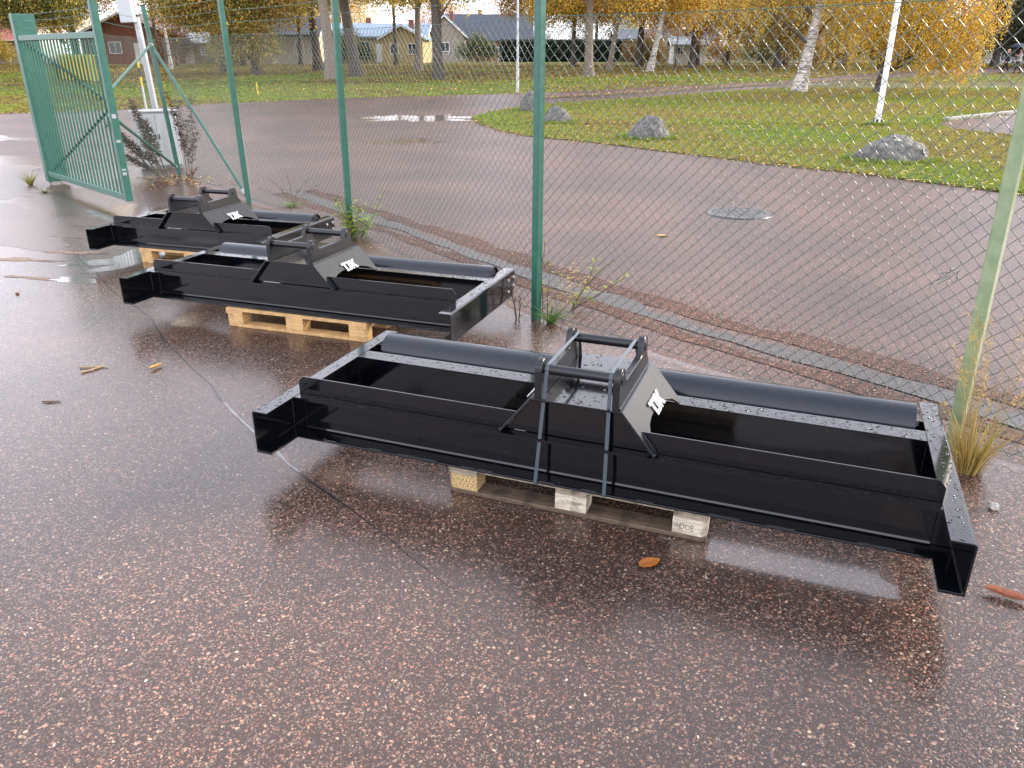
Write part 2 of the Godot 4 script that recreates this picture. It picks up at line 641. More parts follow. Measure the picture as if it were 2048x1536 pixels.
func make_ground() -> void:
	var far := 460.0
	tag(sheet("ground", [Vector2(-far, 11), Vector2(far, 11), Vector2(far, -far), Vector2(-far, -far)], -0.03, M.lawn_soil), "", "", "", "structure")
	var road := [Vector2(-60, 9), Vector2(60, 9), Vector2(90, -60), Vector2(90, -104)]
	var fars := rough_line(ROAD_FAR, 1.5, 0.12, 3)
	fars.reverse()
	var line := [Vector2(-60, -22), Vector2(-20, -19.5), Vector2(-8, -15.4), Vector2(-5.66, -13.66), Vector2(-3.69, -11.1), Vector2(-1.84, -8.9), Vector2(0.19, -5.9), Vector2(2.32, -3.72), Vector2(8, 2.0), Vector2(15, 9)]
	var rough := rough_line(line, 0.3, 0.05, 2)
	var whole := PackedVector2Array(road + fars)
	var yard := PackedVector2Array([Vector2(-60, 9)] + rough)
	tag(sheet("asphalt_yard", Array(yard), 0.0, M.wet_asphalt), "", "", "", "structure")
	var rest := Geometry2D.clip_polygons(whole, yard)
	rest.sort_custom(func(x, y): return x.size() > y.size())
	tag(sheet("asphalt_road", Array(rest[0]), 0.0, M.damp_asphalt), "", "", "", "structure")
	var isl := rough_line(ISLAND_NEAR, 0.6, 0.10, 4) + [Vector2(60, 4), Vector2(88, -60)] + rough_line(ISLAND_FAR, 1.5, 0.08, 5)
	isl.pop_back()
	tag(sheet("lawn", isl, 0.007, M.lawn_soil), "", "", "", "structure")
	tag(sheet("asphalt_path", rough_line(PARKING + [PARKING[0]], 1.0, 0.05, 6), 0.03, M.damp_asphalt), "", "", "", "structure")
	var kerb := MB.new()
	for i in 14:
		var a := PARKING[0].lerp(PARKING[1], 0.12 + i * 0.2)
		var b := PARKING[0].lerp(PARKING[1], 0.315 + i * 0.2)
		var c := (a + b) * 0.5
		kerb.box(Vector3(c.x, gy(c.y) + 0.05, c.y - 0.12), Vector3(a.distance_to(b), 0.14, 0.15), 0.012, Basis(Vector3.UP, -atan2(b.y - a.y, b.x - a.x)))
	tag(put(kerb, "kerb", M.concrete), "", "", "", "structure")
	# leaf-strewn verge between the road and the path
	var mid := [Vector2(1.2, -32.5), Vector2(7.0, -36.9), Vector2(13.3, -42.3), Vector2(21.4, -49.5), Vector2(36, -64.5)]
	var up := []
	var dn := []
	for q in rough_line(mid, 1.0, 0.05, 7):
		up.append(q + Vector2(-0.18, -0.18))
		dn.append(q + Vector2(0.18, 0.18))
	dn.reverse()
	tag(sheet("verge_ground", up + dn, 0.012, M.lawn_soil), "", "", "", "structure")
	# bands along the fence foot
	var grey := [Vector2(-3.4, -11.9), Vector2(-1.30, -9.05), Vector2(0.34, -6.76), Vector2(1.40, -5.48), Vector2(2.45, -4.30), Vector2(3.6, -3.1)]
	tag(sheet("asphalt_patch", band(grey, 0.0, 0.20, 9), 0.006, M.grey_asphalt), "", "", "", "structure")
	tag(sheet("gravel_ground", band(grey, 0.25, 0.5, 10), 0.004, M.red_gravel), "", "", "", "structure")
	tag(sheet("gravel_ground_strip", band(grey, -0.2, -0.03, 11), 0.004, M.red_gravel), "", "", "", "structure")
	# drier patches and washed-out silt on the yard
	var half: StandardMaterial3D = M.wet_asphalt.duplicate()
	half.roughness = 0.3
	for q in [blob(-6.4, -9.6, 2.0, 1.0, 0.35, 51, 0.4, 70), blob(-9.6, -13.2, 3.6, 1.9, 0.25, 52, 0.4, 70), blob(-5.6, -6.1, 1.3, 0.6, 0.3, 53, 0.45, 70)]:
		tag(sheet("asphalt_patch", q, 0.0012, half), "", "", "", "structure")
	var silt := mat("silt", Color(1, 1, 1), 0.6)
	silt.albedo_texture = noise_tex(256, 0.05, 90, lin(0.13, 0.08, 0.05), lin(0.26, 0.17, 0.1), 4, 1.6)
	silt.uv1_scale = Vector3(1.5, 1.5, 1)
	for q in [blob(-5.0, -7.75, 0.42, 0.05, 0.15, 56, 0.6, 60), blob(-4.55, -8.05, 0.3, 0.05, 0.1, 57, 0.6, 60), blob(-4.45, -7.05, 0.3, 0.035, 0.25, 58, 0.6, 60), blob(-5.2, -7.3, 0.3, 0.03, 0.2, 59, 0.6, 60)]:
		tag(sheet("silt_ground", q, 0.0024, silt), "", "", "", "structure")
	# loose reddish grit on the strips
	var gb := MB.new()
	gb.box(Vector3.ZERO, Vector3(1, 0.7, 0.8), 0.25)
	var gm := gb.mesh()
	gm.surface_set_material(0, M.litter)
	var r := RandomNumberGenerator.new()
	r.seed = 88
	var gx := []
	var gc := []
	for i in 9000:
		var k := r.randi() % (grey.size() - 1)
		var q: Vector2 = grey[k].lerp(grey[k + 1], r.randf())
		var d: Vector2 = (grey[k + 1] - grey[k]).normalized()
		var nn := Vector2(-d.y, d.x) * (1.0 if Vector2(-d.y, d.x).y < 0.0 else -1.0)
		var o := 0.40 + r.randfn(0, 0.15) if i % 3 else -0.13 + r.randfn(0, 0.1)
		q += nn * o
		var sz := r.randf_range(0.004, 0.010)
		gx.append(Transform3D(Basis(Vector3.UP, r.randf() * TAU).scaled(Vector3.ONE * sz), Vector3(q.x, 0.005 + sz * 0.25, q.y)))
		gc.append(jit([Color(0.3, 0.16, 0.13), Color(0.22, 0.12, 0.1), Color(0.34, 0.25, 0.2)][r.randi() % 3], r, 0.3))
	tag(many(gm, gx, gc, "loose_gravel"), "loose reddish gravel along the fence foot", "gravel", "", "stuff")
	# the seam across the yard
	var seam := [Vector2(-4.58, -8.06), Vector2(-3.39, -6.49), Vector2(-2.83, -5.81), Vector2(-2.44, -5.24), Vector2(-1.89, -4.51), Vector2(-1.43, -3.86), Vector2(-1.12, -3.47), Vector2(-0.6, -2.9), Vector2(-0.15, -2.42)]
	var sl := rough_line(seam, 0.05, 0.02, 12)
	var a := []
	var b := []
	var f := noise(2.2, 13, 3)
	for q in sl:
		var w := (0.0025 + 0.006 * maxf(0.0, f.get_noise_2d(q.x, q.y) + 0.25)) * clampf((-0.12 - q.x) / 0.7, 0.1, 1.0)
		a.append(q + Vector2(0.8, -0.6) * w)
		b.append(q - Vector2(0.8, -0.6) * w)
	b.reverse()
	tag(sheet("asphalt_seam", a + b, 0.0015, mat("seam_filler", lin(0.018, 0.017, 0.018), 0.3)), "", "", "", "structure")
	var pud := [
		["puddle", blob(-2.7, -24.3, 1.6, 0.95, 0.1, 21, 0.55, 64)], ["puddle", blob(-2.4, -18.45, 0.85, 0.5, 0.05, 22, 0.55, 64)], ["puddle", blob(-12.4, -19.2, 1.6, 0.35, 0.3, 23, 0.4)],
		["puddle", blob(-3.95, -6.95, 0.26, 0.09, 0.2, 25, 0.4)], ["puddle", blob(-3.4, -7.8, 0.9, 0.5, -0.3, 26, 0.45)],
		["puddle", blob(0.98, -2.66, 0.56, 0.2, 0.37, 27, 0.25)],
		["puddle", blob(-4.9, -10.3, 0.9, 0.4, 0.7, 33, 0.5)]]
	var dull: StandardMaterial3D = M.water_film.duplicate()
	dull.roughness = 0.2
	for i in pud.size():
		tag(sheet(pud[i][0], pud[i][1], 0.0035, dull if i == 2 else M.water_film), "", "", "", "structure")
	var wet := []   # water standing in the seam
	for q in sl:
		if q.x > -1.75 and q.x < -1.02:
			wet.append(q)
	var wa := []
	var wb := []
	for q in wet:
		var w := 0.004 + 0.012 * absf(f.get_noise_2d(q.x * 2.0 + 9.0, q.y * 2.0))
		wa.append(q + Vector2(0.8, -0.6) * w)
		wb.append(q - Vector2(0.8, -0.6) * w)
	wb.reverse()
	tag(sheet("puddle", wa + wb, 0.0035, M.water_film), "", "", "", "structure")


func band(line: Array, o0: float, o1: float, seed_: int) -> Array:
	var f := noise(0.8, seed_, 3)
	var a := []
	var b := []
	var l := rough_line(line, 0.25, 0.03, seed_)
	for i in l.size():
		var d: Vector2 = (l[mini(i + 1, l.size() - 1)] - l[maxi(i - 1, 0)]).normalized()
		var nn := Vector2(-d.y, d.x) * (1.0 if Vector2(-d.y, d.x).y < 0.0 else -1.0)
		a.append(l[i] + nn * (o0 + 0.09 * f.get_noise_2d(l[i].x * 2.0, l[i].y)))
		b.append(l[i] + nn * (o1 + 0.16 * f.get_noise_2d(l[i].x * 2.0 + 30.0, l[i].y)))
	b.reverse()
	return a + b


# ------------------------------------------------------------------ the machines
# local axes: x to the right along the beam, y up from the underside, z = -depth (depth grows to the back)
func V(x: float, y: float, d: float) -> Vector3:
	return Vector3(x, y, -d)


# polygon in (x, y), extruded over depth d0..d1
func along_depth(mb: MB, poly: Array, d0: float, d1: float, bevel := 0.0012) -> void:
	mb.prism(PackedVector2Array(poly), Transform3D(Basis(Vector3(1, 0, 0), Vector3(0, 1, 0), Vector3(0, 0, -1)), Vector3(0, 0, -d0)), d1 - d0, bevel)


# polygon in (depth, y), extruded over x0..x1
func along_x(mb: MB, poly: Array, x0: float, x1: float, bevel := 0.0012) -> void:
	mb.prism(PackedVector2Array(poly), Transform3D(Basis(Vector3(0, 0, -1), Vector3(0, 1, 0), Vector3(1, 0, 0)), Vector3(x0, 0, 0)), x1 - x0, bevel)


func plate(mb: MB, x0: float, x1: float, y0: float, y1: float, d0: float, d1: float, bevel := 0.0015) -> void:
	mb.box(V((x0 + x1) / 2, (y0 + y1) / 2, (d0 + d1) / 2), Vector3(absf(x1 - x0), absf(y1 - y0), absf(d1 - d0)), bevel)


func arc(c: Vector2, r: float, a0: float, a1: float, m: int) -> Array:
	var out := []
	for i in m + 1:
		out.append(c + Vector2.from_angle(deg_to_rad(lerpf(a0, a1, float(i) / m))) * r)
	return out


# beam channel profile in (depth, y): web at one side, flanges towards the other
func channel(d_open: float, d_web: float, h: float, tw: float, tf: float) -> Array:
	var s := signf(d_open - d_web)
	var r := 0.012
	var web_in := d_web + s * tw
	var p := [Vector2(d_open, 0), Vector2(d_open, tf)]
	p += [Vector2(web_in + s * r, tf), Vector2(web_in + s * r * 0.3, tf + r * 0.3), Vector2(web_in, tf + r)]
	p += [Vector2(web_in, h - tf - r), Vector2(web_in + s * r * 0.3, h - tf - r * 0.3), Vector2(web_in + s * r, h - tf)]
	p += [Vector2(d_open, h - tf), Vector2(d_open, h), Vector2(d_web, h), Vector2(d_web, 0)]
	return p


func drops(parent: Node3D, faces: Array, seed_: int) -> void:
	var r := RandomNumberGenerator.new()
	r.seed = seed_
	var mb := MB.new()
	var prof := []
	for i in 5:
		var a := PI / 2 * i / 4.0
		prof.append(Vector2(cos(a), sin(a) * 0.55 - 0.04))
	mb.lathe(prof, Transform3D(), 10)
	var m := mb.mesh()
	m.surface_set_material(0, M.droplet_water)
	var xfs := []
	for f in faces:   # x0, x1, d0, d1, y, count, biggest
		for i in int(f[5]):
			var u := r.randf()
			var s: float = 0.0016 + (f[6] - 0.0016) * u * u * u
			var b := Basis().rotated(Vector3.UP, r.randf() * TAU).scaled(Vector3(s * r.randf_range(0.8, 1.3), s, s * r.randf_range(0.8, 1.3)))
			xfs.append(Transform3D(b, V(r.randf_range(f[0], f[1]), f[4], r.randf_range(f[2], f[3]))))
	var o := many(m, xfs, [], "rain_drops", parent)
	o.set_meta("kind", "stuff")


func letters(parent: Node3D, side: float, kz: float, hat: Array) -> void:
	# T J K cut from plate, standing on the sloping cheek; u runs to the reader's right, w up the slope
	var top: Vector2 = hat[0]
	var foot: Vector2 = hat[1]
	var up2 := (top - foot).normalized()
	var up := Vector3(up2.x * side, up2.y, 0)
	var right := Vector3(0, 0, -side)
	var outn := right.cross(up).normalized()
	var c2 := foot.lerp(top, 0.50)
	var org := Vector3(c2.x * side, c2.y, -0.57 * kz) + outn * 0.0055
	var xf := Transform3D(Basis(right, up, outn), org)
	var polys := {
		"letter_t": [Vector2(-0.088, 0.020), Vector2(-0.088, 0.037), Vector2(-0.026, 0.037), Vector2(-0.026, 0.020), Vector2(-0.048, 0.020), Vector2(-0.048, -0.037), Vector2(-0.066, -0.037), Vector2(-0.066, 0.020)],
		"letter_j": [Vector2(-0.014, 0.037), Vector2(0.004, 0.037), Vector2(0.004, -0.029), Vector2(-0.004, -0.037), Vector2(-0.036, -0.037), Vector2(-0.036, -0.021), Vector2(-0.014, -0.021)],
		"letter_k": [Vector2(0.018, 0.037), Vector2(0.036, 0.037), Vector2(0.036, 0.009), Vector2(0.062, 0.037), Vector2(0.087, 0.037), Vector2(0.057, 0.004), Vector2(0.090, -0.037), Vector2(0.064, -0.037), Vector2(0.042, -0.010), Vector2(0.036, -0.016), Vector2(0.036, -0.037), Vector2(0.018, -0.037)],
	}
	for k in polys:
		var mb := MB.new()
		mb.prism(PackedVector2Array(polys[k]), Transform3D(), 0.006, 0.0008)
		var o := put(mb, k, M.white_letter, parent)
		o.transform = xf


func make_machine(label: String, at: Vector3, yaw: float, hl: float, D: float, ky: float, kz: float, seed_: int, wet: float) -> Node3D:
	var t := thing("levelling_beam", label, "levelling beam", at, deg_to_rad(yaw), "black levelling beams with rollers")
	var H := 0.219 * ky
	var fw := 0.0864
	var tk := 0.008
	# side channels
	for s in [-1.0, 1.0]:
		var mb := MB.new()
		var prof := []
		var ro := 0.013
		# outer outline from the bottom lip round to the top lip
		for q in [Vector2(-fw, 0), Vector2(-fw, tk + 0.003), Vector2(-tk - 0.006, tk + 0.003), Vector2(-tk, tk + 0.009), Vector2(-tk, H - tk - 0.006), Vector2(-tk - 0.006, H - tk), Vector2(-fw, H - tk), Vector2(-fw, H)]:
			prof.append(q)
		prof += arc(Vector2(-ro, H - ro), ro, 90, 0, 4)
		prof += [Vector2(0, 0.002), Vector2(-0.002, 0)]
		var pr := []
		for q in prof:
			pr.append(Vector2(s * (hl + q.x), q.y))
		along_depth(mb, pr, 0.0, D - 0.16 * kz)
		var p2 := [Vector2(-fw, H - tk), Vector2(-fw, H)] + arc(Vector2(-ro, H - ro), ro, 90, 0, 4) + [Vector2(0, H * 0.5), Vector2(-tk, H * 0.5), Vector2(-tk, H - tk)]
		pr = []
		for q in p2:
			pr.append(Vector2(s * (hl + q.x), q.y))
		along_depth(mb, pr, D - 0.16 * kz + 0.0004, D)
		var x0: float = s * hl - (tk if s > 0 else 0.0)
		along_x(mb, [Vector2(D - 0.16 * kz + 0.0004, 0), Vector2(D - 0.16 * kz + 0.0004, H * 0.5 - 0.0004), Vector2(D, H * 0.5 - 0.0004), Vector2(D, H * 0.32), Vector2(D - 0.07, 0.0)], x0, x0 + tk)
		var ch := put(mb, "side_channel", M.black_paint, t)
		for q in [Vector2(D - 0.15, 0.155 * ky), Vector2(D - 0.035, 0.155 * ky), Vector2(D - 0.15, 0.06 * ky), Vector2(D - 0.035, 0.085 * ky)]:
			var bo := MB.new()
			var hexa := arc(Vector2.ZERO, 0.0105, 0, 300, 5)
			bo.prism(PackedVector2Array(hexa), Transform3D(Basis(), Vector3(0, 0, 0.0025)), 0.009, 0.0015)
			bo.prism(PackedVector2Array(arc(Vector2.ZERO, 0.015, 0, 345, 23)), Transform3D(), 0.0028, 0.0006)
			var bolt := put(bo, "bolt", M.zinc, ch)
			bolt.transform = Transform3D(Basis(Vector3(0, 0, -s), Vector3(0, 1, 0), Vector3(s, 0, 0)), V(s * (hl + 0.0003), q.y, q.x))
			var bi := put_mesh(bolt.mesh, "bolt", ch, Transform3D(Basis(Vector3(0, 0, s), Vector3(0, 1, 0), Vector3(-s, 0, 0)), V(s * (hl - tk - 0.0003), q.y, q.x)))
		# fillet welds in the corners
		for e in [[0.298, 0.028], [0.862, 0.03]]:
			var wb := MB.new()
			var pts := []
			var rad := []
			for i in 15:
				var y := lerpf(e[1], H - 0.03, i / 14.0)
				pts.append(V(s * (hl - tk - 0.001), y, e[0] * kz - 0.004))
				rad.append(0.0045 + 0.0009 * sin(i * 2.3 + s))
			wb.tube(pts, rad, 8)
			put(wb, "weld", M.black_paint, ch)
	var xi := hl - tk - 0.0006
	var xf := hl - fw - 0.0006
	# front channel, open to the front; its flanges butt against the side flanges
	var fb := MB.new()
	along_x(fb, channel(0.213 * kz, 0.306 * kz, H - 0.002, 0.009, 0.012), -xf, xf)
	plate(fb, -xi, -xf - 0.0005, 0.0125, H - 0.0100, 0.298 * kz, 0.306 * kz)
	plate(fb, xf + 0.0005, xi, 0.0125, H - 0.0100, 0.298 * kz, 0.306 * kz)
	var front := put(fb, "front_channel", M.black_paint, t)
	# wear edge under the lip: a flat bar in lengths, welded on with short beads
	var eb := MB.new()
	var seg := 6
	for i in seg:
		plate(eb, lerpf(-xf, xf, float(i) / seg) + 0.001, lerpf(-xf, xf, float(i + 1) / seg) - 0.001, 0.0, 0.0095, 0.2055 * kz - 0.002, 0.2122 * kz, 0.002)
	put(eb, "wear_edge", M.black_paint, front)
	var r := RandomNumberGenerator.new()
	r.seed = seed_
	var wbd := MB.new()
	for i in 16:
		var x := r.randf_range(-xf + 0.1, xf - 0.15)
		var pts := []
		var rad := []
		for k in 7:
			pts.append(V(x + k * 0.012, 0.0105 + r.randf_range(-0.0006, 0.0006), 0.2118 * kz))
			rad.append(0.0026 + r.randf_range(-0.0006, 0.0006))
		wbd.tube(pts, rad, 6)
	put(wbd, "weld", M.black_paint, front)
	# rear channel
	var rb := MB.new()
	along_x(rb, channel(0.912 * kz, 0.808 * kz, H - 0.002, 0.009, 0.012), -xf, xf)
	plate(rb, -xi, -xf - 0.0005, 0.0125, H - 0.0100, 0.808 * kz, 0.816 * kz)
	plate(rb, xf + 0.0005, xi, 0.0125, H - 0.0100, 0.808 * kz, 0.816 * kz)
	put(rb, "rear_channel", M.black_paint, t)
	# upright strips on the front channel
	var hat_t := Vector2(0.203, 0.400 * ky)
	var hat_f := Vector2(0.352, H + 0.0008)
	var sd := 0.266 * kz
	var st := 0.308 * ky
	for s in [-1.0, 1.0]:
		var mb := MB.new()
		var xe := hl - 0.083
		var y0 := H - 0.0012
		var xin: float = lerpf(hat_f.x, hat_t.x, (st - hat_f.y) / (hat_t.y - hat_f.y)) + 0.003
		var pl := [Vector2(hat_f.x + 0.004, y0), Vector2(xe, y0), Vector2(xe, st - 0.030), Vector2(xe - 0.024, st), Vector2(xin, st)]
		var pr := []
		for q in pl:
			pr.append(Vector2(s * q.x, q.y))
		along_depth(mb, pr, sd, sd + 0.008)
		put(mb, "upright_strip", M.black_paint, t)
	# saddle: a folded plate, flat on top with sloping cheeks
	var sb := MB.new()
	var d0 := 0.228 * kz
	var d1 := 0.850 * kz
	var th := 0.010
	sb.box(V(0, hat_t.y - th / 2, (d0 + d1) / 2), Vector3(hat_t.x * 2 - 0.006, th, d1 - d0), 0.0015)
	var saddle := put(sb, "saddle_plate", M.black_paint, t)
	for s in [-1.0, 1.0]:
		var slope := (hat_f - hat_t)
		var len := slope.length()
		var dirv := Vector3(slope.x * s, slope.y, 0).normalized()
		var outn := Vector3(-slope.y * s, slope.x, 0).normalized()
		var cheek := MB.new()
		var pl := [Vector2(0, d0), Vector2(len, d0), Vector2(len, 0.330 * kz)]
		pl += [Vector2(len * 0.80, 0.332 * kz), Vector2(len * 0.69, 0.345 * kz), Vector2(len * 0.61, 0.385 * kz), Vector2(len * 0.565, 0.45 * kz), Vector2(len * 0.56, 0.52 * kz), Vector2(len * 0.60, 0.62 * kz), Vector2(len * 0.67, 0.70 * kz), Vector2(len * 0.78, 0.765 * kz), Vector2(len * 0.93, 0.80 * kz), Vector2(len, 0.806 * kz)]
		pl += [Vector2(len, d1), Vector2(0, d1)]
		var base := Basis(dirv, Vector3(0, 0, -1), outn)
		cheek.prism(PackedVector2Array(pl), Transform3D(base, Vector3(hat_t.x * s, hat_t.y, 0) - outn * th), th, 0.0015)
		put(cheek, "saddle_cheek", M.dusty_black_paint, t)
		# rounded fold between top and cheek
		var fold := MB.new()
		var fp := []
		var a1 := rad_to_deg(atan2(slope.x, -slope.y))
		for q in arc(Vector2(0, 0), th, 90, 90 - a1 * 0.0 - (90 - rad_to_deg(atan2(slope.x, -slope.y))), 4):
			fp.append(Vector2(s * (hat_t.x - 0.003 + q.x * 0.9), hat_t.y - th + q.y * 0.995))
		fp.append(Vector2(s * (hat_t.x - 0.003), hat_t.y - th))
		along_depth(fold, fp, d0 + 0.0003, d1 - 0.0003, 0.0008)
		put(fold, "fold", M.black_paint, saddle)
		letters(t, s, kz, [hat_t, hat_f])
		# weld at the cheek foot
		var wf := MB.new()
		wf.tube([V(s * (hat_f.x - 0.012), H + 0.004, d0 + 0.005), V(s * (hat_f.x + 0.002), H + 0.006, d0 + 0.012), V(s * (hat_f.x + 0.004), H + 0.003, 0.300 * kz)], [0.006, 0.0065, 0.004], 8)
		put(wf, "weld", M.black_paint, t)
	var fp := MB.new()
	along_depth(fp, [Vector2(-hat_t.x + 0.004, hat_t.y - th - 0.001), Vector2(hat_t.x - 0.004, hat_t.y - th - 0.001), Vector2(hat_f.x - 0.019, H + 0.001), Vector2(-hat_f.x + 0.019, H + 0.001)], sd, sd + 0.008)
	put(fp, "front_plate", M.black_paint, t)
	var rp := MB.new()
	along_depth(rp, [Vector2(-hat_t.x + 0.004, hat_t.y - th - 0.001), Vector2(hat_t.x - 0.004, hat_t.y - th - 0.001), Vector2(hat_f.x - 0.019, H + 0.001), Vector2(-hat_f.x + 0.019, H + 0.001)], 0.825 * kz, 0.833 * kz)
	put(rp, "rear_plate", M.black_paint, t)
	# coupler ears and pins
	var py := 0.525 * ky
	var pf := 0.281 * kz
	var pb := 0.721 * kz
	var br := 0.047
	var ex0 := 0.156
	var ex1 := 0.186
	var base_y := hat_t.y + 0.0006
	for s in [-1.0, 1.0]:
		var mb := MB.new()
		var pl := [Vector2(pf - br, base_y)] + arc(Vector2(pf, py), br, 180, 12, 10)
		var sy := hat_t.y + (py - hat_t.y) * 0.74
		pl += [Vector2(pf + br + 0.006, sy + 0.020), Vector2(pf + br + 0.018, sy + 0.006), Vector2(pf + br + 0.036, sy)]
		pl += [Vector2(pb - br - 0.036, sy), Vector2(pb - br - 0.018, sy + 0.006), Vector2(pb - br - 0.006, sy + 0.020)]
		pl += arc(Vector2(pb, py), br, 168, 8, 10) + [Vector2(pb + br + 0.012, py - 0.06), Vector2(0.832 * kz, base_y)]
		along_x(mb, pl, ex0 if s > 0 else -ex1, ex1 if s > 0 else -ex0, 0.0022)
		var ear := put(mb, "coupler_ear", M.black_paint_satin, t)
		var wl := MB.new()
		var pts := []
		var rad := []
		for i in 26:
			pts.append(V(s * (ex1 + 0.001), base_y + 0.001, lerpf(pf - br + 0.01, 0.82 * kz, i / 25.0)))
			rad.append(0.0052 + 0.0008 * sin(i * 2.1))
		wl.tube(pts, rad, 8)
		put(wl, "weld", M.black_paint_satin, ear)
		for d in [pf, pb]:
			var ring := MB.new()
			ring.lathe([Vector2(0.0, 0.004), Vector2(0.021, 0.004), Vector2(0.0225, 0.003), Vector2(0.0225, 0.0012), Vector2(0.027, 0.0022), Vector2(0.030, 0.0)], Transform3D(Basis(Vector3(0, 1, 0), Vector3(s, 0, 0), Vector3(0, 0, s)), V(s * ex1, py, d)), 24)
			put(ring, "pin_end", M.black_paint_satin, ear)
	for d in [pf, pb]:
		var mb := MB.new()
		mb.bar(V(-ex0 + 0.0006, py, d), V(ex0 - 0.0006, py, d), 0.0225, 24)
		put(mb, "coupler_pin", M.black_paint_satin, t)
	# roller between the side channels
	var rc := D - 0.150 * kz
	var ry := 0.150 * ky
	var rr := 0.112
	var xr := hl - fw - 0.028
	var rm := MB.new()
	var rot := Transform3D(Basis(Vector3(0, 1, 0), Vector3(1, 0, 0), Vector3(0, 0, -1)), V(0, ry, rc))
	rm.lathe([Vector2(0.0, -xr + 0.012), Vector2(rr - 0.012, -xr + 0.012), Vector2(rr - 0.010, -xr), Vector2(rr - 0.002, -xr), Vector2(rr, -xr + 0.002), Vector2(rr, xr - 0.002), Vector2(rr - 0.002, xr), Vector2(rr - 0.010, xr), Vector2(rr - 0.012, xr - 0.012), Vector2(0.0, xr - 0.012)], rot, 56)
	var roller := put(rm, "roller", M.roller_paint, t)
	for s in [-1.0, 1.0]:
		var ax := MB.new()
		ax.bar(V(s * (xr - 0.0115), ry, rc), V(s * (hl - tk - 0.020), ry, rc), 0.028, 20)
		put(ax, "axle", M.black_paint, roller)
		var hb := MB.new()
		along_x(hb, arc(Vector2(rc, ry), 0.055, 20, 160, 8) + arc(Vector2(rc, ry), 0.055, 200, 340, 8), s * (hl - tk - 0.001) - (0.026 if s > 0 else 0.0), s * (hl - tk - 0.001) + (0.0 if s > 0 else 0.026))
		put(hb, "bearing", M.black_paint, roller)
	# rain
	var yt := H + 0.0001
	drops(t, [
		[-hl + 0.012, -hl + fw - 0.006, 0.01, D - 0.02, yt, int(180 * wet), 0.0065], [hl - fw + 0.006, hl - 0.012, 0.01, D - 0.02, yt, int(200 * wet), 0.0075],
		[-xf + 0.01, -0.36, 0.218 * kz, 0.262 * kz, yt - 0.002, int(230 * wet), 0.0055], [0.36, xf - 0.01, 0.218 * kz, 0.262 * kz, yt - 0.002, int(330 * wet), 0.0065],
		[-xf + 0.02, -0.36, 0.815 * kz, 0.905 * kz, yt - 0.002, int(200 * wet), 0.006], [0.36, xf - 0.02, 0.815 * kz, 0.905 * kz, yt - 0.002, int(260 * wet), 0.0075],
		[-0.15, 0.15, d0 + 0.006, d1 - 0.006, hat_t.y + 0.0001, int(280 * wet), 0.0075], [-xf, xf, 0.216 * kz, 0.285 * kz, 0.0121, int(320 * wet), 0.004],
		[-ex1 + 0.004, -ex0 - 0.004, pf + br + 0.04, pb - br - 0.04, hat_t.y + (py - hat_t.y) * 0.74 + 0.0001, int(30 * wet), 0.006], [ex0 + 0.004, ex1 - 0.004, pf + br + 0.04, pb - br - 0.04, hat_t.y + (py - hat_t.y) * 0.74 + 0.0001, int(30 * wet), 0.006]], seed_ + 5)
	return t


func make_pallet(label: String, at: Vector3, yaw: float, mats: Array, stamps: bool) -> Node3D:
	# mats: boards, left block, middle block, right block, bottom boards
	var t := thing("wooden_pallet", label, "pallet", at, deg_to_rad(yaw), "wooden pallets under the beams")
	var r := RandomNumberGenerator.new()
	r.seed = 77 + taken["wooden_pallet"]
	var L := 1.2
	var z := 0.0
	for w in [0.1, 0.145, 0.1]:   # bottom boards, with clipped corners
		var dz: float = [0.0, 0.3275, 0.70][int(z)]
		var mb := MB.new()
		var k := 0.018
		mb.prism(PackedVector2Array([Vector2(-L / 2 + k, 0), Vector2(L / 2 - k, 0), Vector2(L / 2, k), Vector2(L / 2, w - k), Vector2(L / 2 - k, w), Vector2(-L / 2 + k, w), Vector2(-L / 2, w - k), Vector2(-L / 2, k)]), Transform3D(Basis(Vector3(1, 0, 0), Vector3(0, 0, -1), Vector3(0, 1, 0)), Vector3(0, 0.0005, -dz)), 0.0215, 0.002)
		put(mb, "bottom_board", mats[4], t)
		for i in 3:
			var bl := MB.new()
			var bw := 0.145
			var x: float = [-L / 2 + bw / 2, 0.0, L / 2 - bw / 2][i]
			var kx := 0.02
			var x0 := -bw / 2
			var x1 := bw / 2
			var pl := [Vector2(x0, 0), Vector2(x1, 0), Vector2(x1, w), Vector2(x0, w)]
			if i == 2:
				pl = [Vector2(x0, 0), Vector2(x1 - kx, 0), Vector2(x1, kx), Vector2(x1, w - kx), Vector2(x1 - kx, w), Vector2(x0, w)]
			elif i == 0:
				pl = [Vector2(x0 + kx, 0), Vector2(x1, 0), Vector2(x1, w), Vector2(x0 + kx, w), Vector2(x0, w - kx), Vector2(x0, kx)]
			bl.prism(PackedVector2Array(pl), Transform3D(Basis(Vector3(1, 0, 0), Vector3(0, 0, -1), Vector3(0, 1, 0)), Vector3(x, 0.0225, -dz)), 0.0775, 0.002)
			var b := put(bl, "block", mats[1 + i], t)
			if stamps and z == 0.0 and i > 0:
				stamp(b, x, 0.0225, i)
		z += 1.0
	for i in 3:   # cross boards
		var mb := MB.new()
		var x: float = [-L / 2 + 0.0725, 0.0, L / 2 - 0.0725][i]
		mb.box(Vector3(x, 0.1115, -0.4), Vector3(0.145, 0.0215, 0.8), 0.002)
		put(mb, "cross_board", mats[0], t)
	var zz := 0.0
	for w in [0.145, 0.1, 0.145, 0.1, 0.145]:
		var mb := MB.new()
		mb.box(Vector3(0, 0.133, -(zz + w / 2)), Vector3(L + r.randf_range(-0.004, 0.004), 0.021, w - 0.002), 0.002)
		put(mb, "deck_board", mats[0] if zz == 0.0 else M.wood_wet_shaded, t)  # rear boards: damp wood, darkened in colour for the shade under the beam
		zz += w + 0.04
	return t


